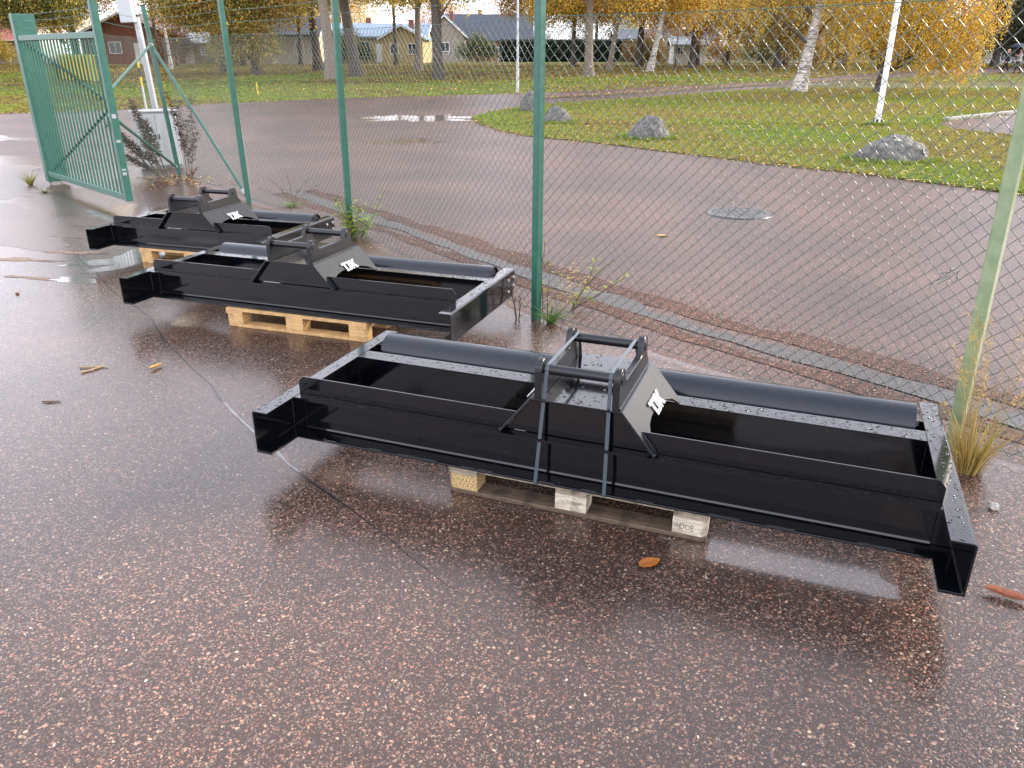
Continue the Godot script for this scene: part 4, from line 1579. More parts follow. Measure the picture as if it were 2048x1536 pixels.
	stem_plant("dock_plant", "withered upright dock with dark seed heads by the corner post", Vector3(-5.86, 0.01, -13.5), [[Vector3(0, 0, 0), Vector3(-0.36, 1.2, -0.05), 0.012], [Vector3(0.05, 0, 0), Vector3(-0.16, 0.92, 0.05), 0.011], [Vector3(0.02, 0, 0.03), Vector3(-0.22, 0.6, 0.1), 0.01]], dock, M.brown_stem, 511, 0.12, 330.0, true)
	stem_plant("creeper", "dry creeper tangled in the mesh right of the corner post", Vector3(-5.46, 0.01, -13.42), [[Vector3(0, 0, 0), Vector3(0.02, 1.2, -0.05), 0.006], [Vector3(0.08, 0, 0.05), Vector3(0.3, 1.25, 0.2), 0.006], [Vector3(0.05, 0, 0), Vector3(0.18, 0.9, 0.1), 0.006], [Vector3(0.1, 0, 0), Vector3(0.42, 0.75, 0.3), 0.005], [Vector3(0.1, 0, 0), Vector3(-0.1, 1.35, 0.05), 0.005]], Color(0.13, 0.085, 0.05), M.brown_stem, 512, 0.11, 150.0, true)
	stem_plant("dry_grass", "low dry weeds and litter at the corner post foot", Vector3(-5.3, 0.01, -12.9), [[Vector3(0, 0, 0), Vector3(0.2, 0.2, 0.1), 0.004], [Vector3(-0.3, 0, 0.1), Vector3(-0.6, 0.12, 0.3), 0.006], [Vector3(-0.2, 0, 0.2), Vector3(-0.5, 0.1, -0.1), 0.006], [Vector3(0.1, 0, 0.1), Vector3(0.3, 0.25, 0.1), 0.003], [Vector3(0, 0, 0.2), Vector3(-0.1, 0.3, 0.3), 0.003]], Color(0.16, 0.1, 0.05), M.brown_stem, 513, 0.1, 60.0)
	stem_plant("weed", "dark stemmed weed behind the mesh near the braced post", Vector3(-3.05, 0, -10.95), [[Vector3(0, 0, 0), Vector3(-0.3, 0.36, 0), 0.003], [Vector3(0, 0, 0), Vector3(0.25, 0.34, -0.1), 0.003], [Vector3(0, 0, 0), Vector3(0.0, 0.4, 0.1), 0.003], [Vector3(0, 0, 0), Vector3(0.4, 0.26, 0.0), 0.003], [Vector3(0, 0, 0), Vector3(-0.45, 0.22, 0.0), 0.003]], Color(0.05, 0.03, 0.035), M.brown_stem, 514, 0.05, 55.0, true)
	rosette("low green grass beyond the mesh near the braced post", Vector3(-3.0, 0.004, -10.7), 90, 0.2, Color(0.14, 0.22, 0.04), 515, 1.6)
	rosette("small yellowing weed left of the gate foot", Vector3(-7.62, 0.004, -12.6), 60, 0.34, Color(0.28, 0.26, 0.05), 516, 0.6)
	rosette("little grass tuft on the asphalt under the gate", Vector3(-7.0, 0.004, -11.9), 36, 0.14, Color(0.18, 0.2, 0.05), 517, 1.4)


func make_lawn_cover() -> void:
	var r := RandomNumberGenerator.new()
	r.seed = 900
	# a tuft of short blades
	var mb := MB.new()
	for i in 9:
		var a := r.randf() * TAU
		blade(mb, Vector3(cos(a), 0, sin(a)) * r.randf_range(0.0, 0.05), Vector3(cos(a) * 0.5, r.randf_range(0.7, 1.5), sin(a) * 0.5), r.randf_range(0.05, 0.1), 0.006, 1.0, Color(1, 1, 1), 2)
	var m := mb.mesh()
	m.surface_set_material(0, M.grass_blade)
	var isl := PackedVector2Array(ISLAND_NEAR + [Vector2(60, 4), Vector2(88, -60)] + ISLAND_FAR)
	var park := PackedVector2Array(PARKING)
	var patch := noise(0.12, 901, 4)
	var fine := noise(0.5, 902, 3)
	var lush := Color(0.2, 0.275, 0.028)
	var dull := Color(0.31, 0.27, 0.05)
	var brown := Color(0.2, 0.125, 0.05)
	var xfs := []
	var cols := []
	var tries := 0
	while xfs.size() < 62000 and tries < 400000:
		tries += 1
		var z := -11.5 - 27.0 * pow(r.randf(), 1.5)
		var x := r.randf_range(-1.6, 24.0)
		var q := Vector2(x, z)
		if absf(x) > -z * 0.72 + 1.0 or not Geometry2D.is_point_in_polygon(q, isl) or Geometry2D.is_point_in_polygon(q, park):
			continue
		var s := r.randf_range(0.6, 1.25) * (1.0 if z > -22 else 1.5)
		xfs.append(Transform3D(Basis(Vector3.UP, r.randf() * TAU).scaled(Vector3(s, s * r.randf_range(0.6, 1.2), s)), Vector3(x, gy(z) + 0.004, z)))
		var k := clampf(0.5 + patch.get_noise_2d(x, z) * 1.2 + fine.get_noise_2d(x, z) * 0.5, 0, 1)
		if z < -26.0: k = minf(1.0, k + 0.3)
		var c := lush.lerp(dull, k)
		if k > 0.8 and r.randf() < 0.4: c = c.lerp(brown, 0.6)
		cols.append(jit(c, r, 0.25))
	for e in [[7.17, -15.3, 0.72, 0.5], [3.17, -18.9, 0.55, 0.45], [1.23, -22.6, 0.45, 0.4], [0.54, -26.0, 0.4, 0.36], [9.76, -21.92, 0.2, 0.2], [12.35, -35.9, 0.5, 0.45]]:
		for i in 170:
			var a := r.randf() * TAU
			var k := r.randf_range(0.9, 1.25)
			var x: float = e[0] + cos(a) * e[2] * k
			var z: float = e[1] + sin(a) * e[3] * k
			var s := r.randf_range(1.2, 2.1)
			xfs.append(Transform3D(Basis(Vector3.UP, r.randf() * TAU).scaled(Vector3(s, s, s)), Vector3(x, gy(z) + 0.005, z)))
			cols.append(jit(lush, r, 0.25))
	var g := many(m, xfs, cols, "lawn_grass")
	tag(g, "short green lawn grass on the island beyond the fence", "grass", "", "stuff")
	xfs = []
	cols = []
	tries = 0
	while xfs.size() < 75000 and tries < 400000:
		tries += 1
		var z := -26.0 - 74.0 * pow(r.randf(), 1.35)
		var x := r.randf_range(-0.75, 0.75) * -z
		var q := Vector2(x, z)
		if road_side(x, z) < 0.1 and not (z < -26.0 and x > 4.0 and Geometry2D.is_point_in_polygon(q + Vector2(0.3, 0.5), isl) and not Geometry2D.is_point_in_polygon(q, park)):
			continue
		var s := r.randf_range(1.6, 3.2) * (1.0 if z > -45 else 1.5)
		xfs.append(Transform3D(Basis(Vector3.UP, r.randf() * TAU).scaled(Vector3(s, s * 0.45, s)), Vector3(x, gy(z) - 0.04, z)))
		var k := clampf(0.35 + patch.get_noise_2d(x * 0.6, z * 0.6) * 1.2 + fine.get_noise_2d(x, z) * 0.4 + clampf((-z - 42.0) / 30.0, 0, 0.6), 0, 1)
		var c := lush.lerp(dull, k)
		if k > 0.62 and r.randf() < 0.5: c = brown
		cols.append(jit(c, r, 0.25))
	g = many(m, xfs, cols, "park_grass")
	tag(g, "park lawn grass across the road under the trees", "grass", "", "stuff")
	# fallen leaves
	var lb := MB.new()
	leaf_at(lb, Vector3(-0.03, 0.004, 0), Vector3(1, 0.12, 0), Vector3.UP, 0.07, 0.022, Color(1, 1, 1))
	var lm := lb.mesh()
	lm.surface_set_material(0, M.litter)
	var tones := [Color(0.5, 0.33, 0.05), Color(0.45, 0.22, 0.05), Color(0.33, 0.14, 0.045), Color(0.22, 0.11, 0.05), Color(0.55, 0.42, 0.12), Color(0.4, 0.17, 0.06)]
	xfs = []
	cols = []
	var add := func(x: float, z: float, lift: float, size: float) -> void:
		var b := Basis(Vector3.UP, r.randf() * TAU) * Basis(Vector3.RIGHT, r.randf_range(-0.35, 0.35))
		xfs.append(Transform3D(b.scaled(Vector3.ONE * size * r.randf_range(0.7, 1.2)), Vector3(x, gy(z) + lift, z)))
		cols.append(jit(tones[r.randi() % 6], r, 0.25))
	for i in 8500:   # on the island, thicker under the birch
		var z := -12.0 - 27.0 * r.randf()
		var x := r.randf_range(-1.0, 24.0)
		if i % 3 == 0:
			x = 13.0 + r.randfn(0, 4.5)
			z = -33.0 + r.randfn(0, 3.0)
		if Geometry2D.is_point_in_polygon(Vector2(x, z), isl):
			add.call(x, z, 0.07, 1.0)
	var nearl := rough_line(ISLAND_NEAR, 0.05, 0.1, 8)
	for q in nearl:   # along the near kerb of the lawn
		for k in 3:
			add.call(q.x + r.randfn(0, 0.14), q.y + r.randfn(0, 0.14), 0.03, 0.9)
	for i in 17000:   # in the park, in drifts
		var z := -37.0 - 50.0 * r.randf()
		var x := r.randf_range(-0.7, 0.7) * -z
		if road_side(x, z) > 0.0 and patch.get_noise_2d(x * 0.5 + 50.0, z * 1.6) > -0.05 - clampf((-z - 45.0) / 60.0, 0, 0.3):
			add.call(x, z, 0.06, 2.1)
	for i in 1800:   # on the verge and the road edges
		var k := r.randf()
		var q := Vector2(1.2, -32.5).lerp(Vector2(21.4, -49.5), k) + Vector2(0, -0.6 * sin(k * PI)) + Vector2(r.randfn(0, 0.22), r.randfn(0, 0.22))
		add.call(q.x, q.y, 0.03, 1.3)
	for i in 900:
		var k := r.randi() % (ROAD_FAR.size() - 2)
		var q: Vector2 = ROAD_FAR[k].lerp(ROAD_FAR[k + 1], r.randf()) + Vector2(r.randfn(0, 0.25), r.randfn(0, 0.25))
		add.call(q.x, q.y, 0.02, 1.3)
	for i in 260:   # at the corner post foot and along the fence foot
		add.call(-5.5 + r.randfn(0, 0.5), -13.0 + r.randfn(0, 0.35), 0.012, 0.8)
	for i in 120:
		var q := Vector2(-3.3, -10.8).lerp(Vector2(0.5, -5.7), r.randf())
		add.call(q.x + r.randfn(0, 0.12), q.y + r.randfn(0, 0.1), 0.01, 0.45)
	for i in 160:
		var q := Vector2(13.3, -22.9).lerp(Vector2(20, -27), r.randf())
		add.call(q.x + r.randfn(0, 0.4), q.y + r.randfn(0, 0.25), 0.05, 1.0)
	var f := many(lm, xfs, cols, "leaf_litter")
	tag(f, "scattered fallen autumn leaves on lawns and road edges", "leaves", "", "stuff")


# signed distance-like measure: positive beyond the far road edge
func road_side(x: float, z: float) -> float:
	for i in ROAD_FAR.size() - 1:
		var a: Vector2 = ROAD_FAR[i]
		var b: Vector2 = ROAD_FAR[i + 1]
		if x >= a.x and x <= b.x:
			return lerpf(a.y, b.y, (x - a.x) / (b.x - a.x)) - z
	return 1.0 if z < -20.0 else -1.0


# ------------------------------------------------------------------ trees
func clump_mesh(size: float, n: int, seed_: int, wide := 0.4, hang := false) -> ArrayMesh:
	var r := RandomNumberGenerator.new()
	r.seed = seed_
	var mb := MB.new()
	for i in n:
		var p := Vector3(r.randf_range(-1, 1), r.randf_range(-1, 1), r.randf_range(-1, 1)) * wide
		if hang:
			p = Vector3(r.randf_range(-1, 1) * 0.09, -float(i) / n * wide * 2.6, r.randf_range(-1, 1) * 0.09)
		var d := Vector3(r.randf_range(-1, 1), r.randf_range(-1.2, 0.3), r.randf_range(-1, 1))
		leaf_at(mb, p, d, Vector3(r.randf_range(-0.5, 0.5), 1, r.randf_range(-0.5, 0.5)), size * r.randf_range(0.7, 1.3), size * 0.34, Color(1, 1, 1) * r.randf_range(0.75, 1.15))
	var m := mb.mesh()
	m.surface_set_material(0, M.leaf)
	return m


var clumps := {}


func make_tree(called: String, label: String, at: Vector3, rad: float, height: float, lean: Vector2, bark: Material, tones: Array, blobs: Array, per: int, seed_: int, hang := false, group := "trees in the park") -> void:
	# blobs: [centre offset from the base, radius] of the crown's masses
	var r := RandomNumberGenerator.new()
	r.seed = seed_
	var t := thing(called, label, "tree", at, 0.0, group)
	var mb := MB.new()
	var pts := []
	var rads := []
	var n := 12
	for i in n + 1:
		var k := float(i) / n
		var y := height * k
		pts.append(Vector3(lean.x * k + sin(k * 5.0 + seed_) * rad * 0.35 * k, y - 0.1, lean.y * k))
		rads.append(rad * (1.0 + 0.55 * exp(-y * 2.6)) * lerpf(1.0, 0.3, k))
	mb.tube(pts, rads, 14)
	var trunk := put(mb, "trunk", bark, t)
	var lb := MB.new()
	for b in blobs:
		var c: Vector3 = b[0]
		var k := clampf((c.y - b[1] * 0.7) / height, 0.15, 0.9)
		var idx := clampi(int(k * n), 0, n - 1)
		var s: Vector3 = pts[idx]
		var mid := s.lerp(c, 0.5) + Vector3(0, 0.25, 0)
		lb.tube([s, mid, c], [rad * 0.3, rad * 0.17, rad * 0.05], 7)
		for j in 5:
			var e: Vector3 = c + Vector3(r.randf_range(-1, 1), r.randf_range(-0.8, 0.8), r.randf_range(-1, 1)) * b[1] * 0.9
			var q := mid.lerp(c, r.randf())
			lb.tube([q, q.lerp(e, 0.5) + Vector3(0, 0.15, 0), e], [rad * 0.09, rad * 0.05, rad * 0.015], 5, false)
	if lb.v.size():
		put(lb, "limbs", bark if bark != M.birch_bark else M.dark_bark, t)
	var key := "hang" if hang else "round"
	if not clumps.has(key):
		clumps[key] = clump_mesh(0.075, 16, 33, 0.36, true) if hang else clump_mesh(0.15, 18, 34, 0.5)
	var xfs := []
	var cols := []
	for b in blobs:
		var f := noise(0.55, seed_ + 11, 3)
		var count := int(per * 1.5 * pow(b[1] / 2.0, 2.0))
		for i in count:
			var d := Vector3(r.randfn(), r.randfn() * 0.85, r.randfn()).normalized() * pow(r.randf(), 0.42)
			var p: Vector3 = b[0] + d * b[1]
			if f.get_noise_3dv(p * 1.4) < -0.2:
				continue
			if p.y + at.y < gy(at.z + p.z) + 0.25:
				continue
			var s := r.randf_range(0.7, 1.3)
			var bs := Basis(Vector3.UP, r.randf() * TAU)
			if not hang:
				bs = bs * Basis(Vector3.RIGHT, r.randf_range(-0.8, 0.8))
			xfs.append(Transform3D(bs.scaled(Vector3.ONE * s), p))
			var tn: Color = tones[r.randi() % tones.size()]
			cols.append(jit(tn, r, 0.28))
	if xfs.size():
		many(clumps[key], xfs, cols, "crown", t).set_meta("kind", "stuff")
	return


func make_trees() -> void:
	var gold := Color(0.74, 0.5, 0.065)
	var yellow := Color(0.68, 0.5, 0.09)
	var orange := Color(0.64, 0.35, 0.07)
	var olive := Color(0.27, 0.25, 0.06)
	var green := Color(0.085, 0.11, 0.03)
	var rust := Color(0.4, 0.21, 0.08)
	var B := func(x, y, z, rr): return [Vector3(x, y, z), rr]
	var g := func(x: float, z: float) -> Vector3: return Vector3(x, gy(z), z)
	# trunks seen between the posts, left to right
	make_tree("park_tree", "dark trunked tree left of the third fence post", g.call(-14.11, -61.4), 0.33, 13, Vector2(-0.6, 0), M.dark_bark, [olive, yellow, rust], [B.call(-1, 6.6, 1, 2.4), B.call(2, 8.5, 0, 3), B.call(-2, 10, 0, 3)], 230, 1)
	make_tree("park_tree", "pale grey trunked tree just left of the third fence post", g.call(-10.35, -48.3), 0.33, 12, Vector2(-0.5, 0), M.pale_bark, [olive, yellow], [B.call(0, 7.5, 0, 2.6), B.call(2, 9, 0, 3), B.call(-2, 9.5, 0, 3)], 200, 2)
	make_tree("park_tree", "thick dark leaning tree right of the third fence post", g.call(-9.53, -51.5), 0.36, 13, Vector2(-1.3, 0), M.dark_bark, [olive, gold, yellow], [B.call(1.5, 6.0, 0, 1.8), B.call(-2, 8.5, 0, 3), B.call(2.5, 9.5, 0, 3)], 220, 3)
	make_tree("park_tree", "slimmer far tree with greenish bark in front of the yellow house", g.call(-6.83, -61.4), 0.26, 12, Vector2(0.4, 0), M.pale_bark, [yellow, olive, gold], [B.call(-1.6, 5.6, 0, 1.9), B.call(1.4, 5.8, 0.5, 1.6), B.call(0, 9, 0, 3.2)], 240, 4)
	make_tree("park_tree", "dark trunked tree right of centre before the dark roofed house", g.call(-4.24, -48.3), 0.29, 12, Vector2(-0.2, 0), M.dark_bark, [yellow, olive, gold], [B.call(1.7, 4.9, 0, 1.3), B.call(-1.6, 5.2, 0, 1.5), B.call(0, 8.5, 0, 3.2)], 240, 5)
	make_tree("park_tree", "grey trunked tree right of the centre post", g.call(4.77, -52.2), 0.28, 12, Vector2(-0.3, 0), M.pale_bark, [orange, gold, rust, olive], [B.call(-2, 5.6, 1, 2.0), B.call(2.4, 5.4, 0, 2.2), B.call(0, 9, 0, 3.6)], 230, 6)
	make_tree("park_tree", "slender leaning tree before the dark hedge", g.call(7.17, -62.4), 0.2, 11, Vector2(1.6, 0), M.pale_bark, [gold, orange, rust], [B.call(1.6, 5.2, 0, 2.2), B.call(-1, 6.5, 0, 2.4), B.call(1, 9, 0, 3)], 260, 7)
	make_tree("birch_tree", "young birch with pale leaning trunk before the hedge", g.call(9.89, -60.5), 0.22, 11, Vector2(2.0, 0), M.birch_bark, [gold, yellow, orange], [B.call(2.6, 4.8, 0, 2.0), B.call(0, 6.4, 0, 2.4), B.call(3, 8, 0, 3)], 300, 8)
	make_tree("sapling", "thin bare sapling before the white shed", g.call(12.39, -64.0), 0.06, 4.5, Vector2(0.1, 0), M.dark_bark, [orange, rust], [B.call(0.2, 3.8, 0, 0.9), B.call(-0.5, 3.0, 0, 0.6)], 120, 9)
	# the weeping birch on the island
	make_tree("birch_tree", "near birch with thick white black-marked trunk on the lawn", g.call(12.35, -35.9), 0.25, 12, Vector2(1.5, 0), M.birch_bark, [gold, yellow, olive, rust], [B.call(-3.2, 3.7, 0.5, 1.5), B.call(-1.4, 4.1, -0.8, 1.5), B.call(1.6, 3.2, -0.6, 1.7), B.call(0.6, 5.2, 0, 2.2), B.call(-2.5, 6.2, 0, 2.6), B.call(2.5, 7, 0, 3)], 330, 10, true)
	make_tree("weeping_birch", "golden weeping birch hanging its leaves behind the flagpole", g.call(15.72, -35.6), 0.2, 11, Vector2(0.6, 0.5), M.dark_bark, [gold, gold, yellow, orange], [B.call(-1.2, 2.9, 0.8, 1.5), B.call(0.4, 3.0, 1.6, 1.6), B.call(1.5, 2.5, 2.4, 1.4), B.call(2.2, 3.4, 1.6, 1.6), B.call(0.9, 1.75, 2.6, 0.95), B.call(1.8, 1.6, 2.9, 0.8), B.call(0.0, 4.9, 1.2, 2.2), B.call(2.4, 5.4, 1, 2.2), B.call(0.5, 7.5, 0.5, 3)], 560, 11, true)
	# olive many-stemmed tree left of centre
	make_tree("park_tree", "broad olive yellow tree with low foliage left of centre", g.call(-16.5, -54.4), 0.28, 9, Vector2(-0.5, 0), M.dark_bark, [olive, olive, yellow, rust], [B.call(-1.8, 2.2, 0.5, 1.4), B.call(0.6, 2.0, 1, 1.3), B.call(-0.4, 3.6, 0.4, 1.9), B.call(-2.6, 4.6, 0, 2.0), B.call(2.2, 4.4, 0, 1.8), B.call(0, 6.5, 0, 3), B.call(-4.5, 4.2, 0, 1.7)], 330, 12)
	make_tree("park_tree", "rust and yellow tree behind the braced fence post", g.call(-20.5, -60), 0.26, 10, Vector2(0, 0), M.dark_bark, [rust, yellow, olive], [B.call(-1.5, 4.4, 0, 2.0), B.call(1.5, 4.2, 0, 2.0), B.call(-3.8, 4.8, 0, 1.7), B.call(0, 7.5, 0, 3)], 260, 13)
	make_tree("birch_tree", "slim birch before the brick house", g.call(-27.5, -68), 0.13, 11, Vector2(-0.3, 0), M.birch_bark, [yellow, gold], [B.call(0.6, 5.2, 0, 1.2), B.call(-0.6, 6.5, 0, 1.5), B.call(0, 8.5, 0, 2)], 200, 14)
	make_tree("park_tree", "large green and yellow tree at the upper left", g.call(-36, -64), 0.4, 13, Vector2(0, 0), M.dark_bark, [green, green, olive, yellow], [B.call(-2.2, 4.6, 0, 1.9), B.call(0.5, 4.6, 0, 1.8), B.call(2.8, 4.4, 0, 1.6), B.call(-4.6, 5.2, 0, 1.8), B.call(0, 8, 0, 3.8)], 300, 15)
	make_tree("park_tree", "orange yellow tree behind the gate", g.call(-37.0, -72), 0.24, 10, Vector2(0, 0), M.dark_bark, [gold, orange, yellow], [B.call(0, 4.9, 0, 1.9), B.call(-2, 4.2, 0, 1.3), B.call(2.4, 5.8, 0, 1.9), B.call(0.5, 8, 0, 3)], 300, 16)
	make_tree("park_tree", "amber tree behind the leaning pole", g.call(-26, -76), 0.24, 11, Vector2(0, 0), M.dark_bark, [gold, orange, olive], [B.call(-2, 6.4, 0, 1.8), B.call(1.2, 6.0, 0, 2), B.call(0, 9, 0, 3)], 260, 17)
	make_tree("shrub", "bare purplish brown shrub before the brick house", g.call(-31, -78), 0.1, 3.2, Vector2(0, 0), M.dark_bark, [Color(0.16, 0.1, 0.08), rust], [B.call(-0.8, 1.6, 0, 1.1), B.call(0.8, 1.6, 0, 1.1), B.call(0, 2.4, 0, 1.1)], 300, 18)
	# behind, on the right
	make_tree("park_tree", "orange brown tree beyond the path left of the near birch", g.call(14.5, -68), 0.25, 11, Vector2(0, 0), M.dark_bark, [orange, rust, gold], [B.call(-2.2, 4.6, 0, 2), B.call(0.8, 3.6, 0, 1.9), B.call(3, 4.6, 0, 2), B.call(0, 8, 0, 3.4)], 280, 19)
	make_tree("park_tree", "russet tree far behind the near birch trunk", g.call(22, -70), 0.25, 11, Vector2(0, 0), M.dark_bark, [rust, gold, olive], [B.call(-2.4, 3.4, 0, 2), B.call(0.8, 2.8, 0, 1.9), B.call(3, 4.0, 0, 2.1), B.call(0, 7.5, 0, 3.4)], 300, 20)
	make_tree("park_tree", "olive gold tree far behind the golden curtain", g.call(29, -66), 0.25, 11, Vector2(0, 0), M.dark_bark, [olive, gold, rust], [B.call(-2.4, 3.4, 0, 2), B.call(0.8, 3.0, 0, 1.9), B.call(3, 4.2, 0, 2.1), B.call(0, 7.5, 0, 3.4)], 300, 21)
	for e in [[43.5, -76.0, 22], [49.5, -79.0, 23], [38.0, -84.0, 24], [56.0, -76.0, 25]]:
		make_tree("dark_tree", ["dense dark green tree at the upper right edge", "dark green tree beyond the walkers", "dark conifer-like tree right of the golden birch", "farthest dark tree at the right edge"][e[2] - 22], g.call(e[0], e[1]), 0.3, 12, Vector2(0, 0), M.dark_bark, [Color(0.05, 0.065, 0.03), Color(0.08, 0.08, 0.04), Color(0.12, 0.1, 0.06)], [B.call(-2.4, 2.8, 0, 2.2), B.call(1.8, 2.6, 0, 2.2), B.call(0, 4.6, 0, 2.8), B.call(0, 8, 0, 3.4)], 420, e[2])
	# trees standing between the park trees and the houses
	var q := 0
	for e in [[-76.0, -80.0, 3.0, olive, "olive tree well left of the red roofed house"], [-65.0, -74.0, 3.2, yellow, "yellow tree just left of the red roofed house"], [-47.0, -82.0, 3.2, green, "green tree above the red roof"], [-41.0, -80.0, 5.4, olive, "olive tree over the brick gable"], [-36.0, -86.0, 6.0, gold, "golden tree over the brick house roof"], [-29.5, -84.0, 4.9, yellow, "yellow tree right of the brick house"], [-25.5, -80.0, 3.6, olive, "olive tree left of the pale yellow house"], [-21.0, -84.0, 4.6, rust, "russet tree over the pale yellow house"], [-17.5, -80.0, 5.0, yellow, "yellow tree above the blue roof's left end"], [-11.5, -84.0, 5.4, gold, "golden tree above the yellow gable"], [-7.0, -82.0, 5.6, orange, "orange tree above the slate roof's left end"], [2.5, -84.0, 4.4, orange, "orange tree behind the centre post"], [5.5, -76.0, 3.4, gold, "golden tree right of the centre post above the hedge"], [11.0, -74.0, 3.6, orange, "orange tree between the leaning trunks"], [8.0, -86.0, 4.6, rust, "russet tree above the hedge middle"], [12.5, -82.0, 4.2, gold, "golden tree above the hedge's right half"], [17.5, -80.0, 3.0, orange, "orange tree before the white shed"], [21.5, -84.0, 3.4, gold, "golden tree right of the white shed"], [26.5, -82.0, 2.6, rust, "russet tree behind the white birch trunk"], [31.5, -80.0, 2.6, gold, "golden tree behind the flagpole"], [37.0, -84.0, 2.8, olive, "olive tree behind the weeping curtain"]]:
		q += 1
		var lo: float = e[2]
		var c1: Color = e[3]
		make_tree("park_tree", e[4], g.call(e[0], e[1]), 0.22, 11, Vector2(0.3 * (q % 3 - 1), 0), M.dark_bark, [c1, c1, [olive, yellow, gold, rust][q % 4]], [B.call(-2.6, lo + 1.7, 0, 1.9), B.call(0, lo + 1.5, 0.6, 1.8), B.call(2.6, lo + 1.8, 0, 1.9), B.call(-1.2, lo + 3.6, 0, 2.4), B.call(1.6, lo + 4.0, 0, 2.4), B.call(0, lo + 6.4, 0, 3)], 300, 100 + q)
	# shrubs along the far side of the park
	q = 0
	for e in [[15.5, -98.0, rust, "russet shrub left of the white shed"], [20.0, -104.0, rust, "russet shrub just behind the white shed"], [24.8, -99.0, orange, "orange shrub just right of the white shed"], [28.5, -96.0, olive, "olive shrub right of the white shed"], [32.5, -94.0, orange, "orange shrub far behind the near birch"], [36.5, -96.0, rust, "russet shrub far behind the flagpole"], [40.5, -92.0, olive, "olive shrub far behind the weeping birch"], [44.5, -95.0, green, "green shrub left of the walkers"], [49.0, -92.0, green, "green shrub behind the walkers"], [-28.5, -90.0, olive, "olive shrub between shed and pale yellow house"], [-18.6, -96.0, green, "green shrub before the blue roofed house"], [-4.5, -112.0, green, "green shrub before the orange wall"], [-52.0, -84.0, yellow, "yellow shrub before the red roofed house"]]:
		q += 1
		var c1: Color = e[2]
		make_tree("shrub", e[3], g.call(e[0], e[1]), 0.08, 2.6, Vector2(0, 0), M.dark_bark, [c1, c1 * 0.7, olive], [B.call(-1.6, 1.2, 0, 1.3), B.call(0, 1.4, 0.3, 1.5), B.call(1.6, 1.1, 0, 1.3), B.call(0.2, 2.5, 0, 1.3)], 260, 140 + q, false, "shrubs along the park edge")
	# a far belt of mixed wood behind the houses
	var i := 0
	for x in [-92, -74, -60, -46, -30, -14, 2, 16, 30, 44, 60, 78, 100]:
		i += 1
		var z := -150.0 - 12.0 * ((i * 7) % 5)
		make_tree("far_tree", "%s tree in the far belt behind the houses, %s from the left" % [["olive", "golden", "rust", "green"][i % 4], ["first", "second", "third", "fourth", "fifth", "sixth", "seventh", "eighth", "ninth", "tenth", "eleventh", "twelfth", "thirteenth"][i - 1]], g.call(x, z), 0.4, 14, Vector2(0, 0), M.dark_bark, [[olive, green], [gold, yellow], [rust, orange], [green, olive]][i % 4], [B.call(-4, 6, 0, 4.2), B.call(4, 6.4, 0, 4.2), B.call(0, 9, 0, 5), B.call(-3, 2.6, 1, 2.8), B.call(3, 2.8, 1, 2.8), B.call(7.5, 3.2, 0, 3)], 130, 60 + i, false, "far belt of trees")


# ------------------------------------------------------------------ houses
func window(parent: Node3D, at: Vector3, w: float, h: float, face: Basis) -> void:
	var fr := MB.new()
	for e in [[Vector3(0, h / 2, 0), Vector3(w + 0.1, 0.1, 0.08)], [Vector3(0, -h / 2, 0), Vector3(w + 0.1, 0.1, 0.1)], [Vector3(-w / 2, 0, 0), Vector3(0.1, h - 0.1, 0.08)], [Vector3(w / 2, 0, 0), Vector3(0.1, h - 0.1, 0.08)], [Vector3(0, 0, 0), Vector3(0.07, h - 0.1, 0.06)]]:
		fr.box(e[0], e[1], 0.01)
	var o := put(fr, "window", M.white_paint, parent)
	o.transform = Transform3D(face, at)
	var gl := MB.new()
	gl.box(Vector3(0, 0, -0.02), Vector3(w - 0.1, h - 0.1, 0.01), 0.002)
	put(gl, "pane", M.window_glass, o)


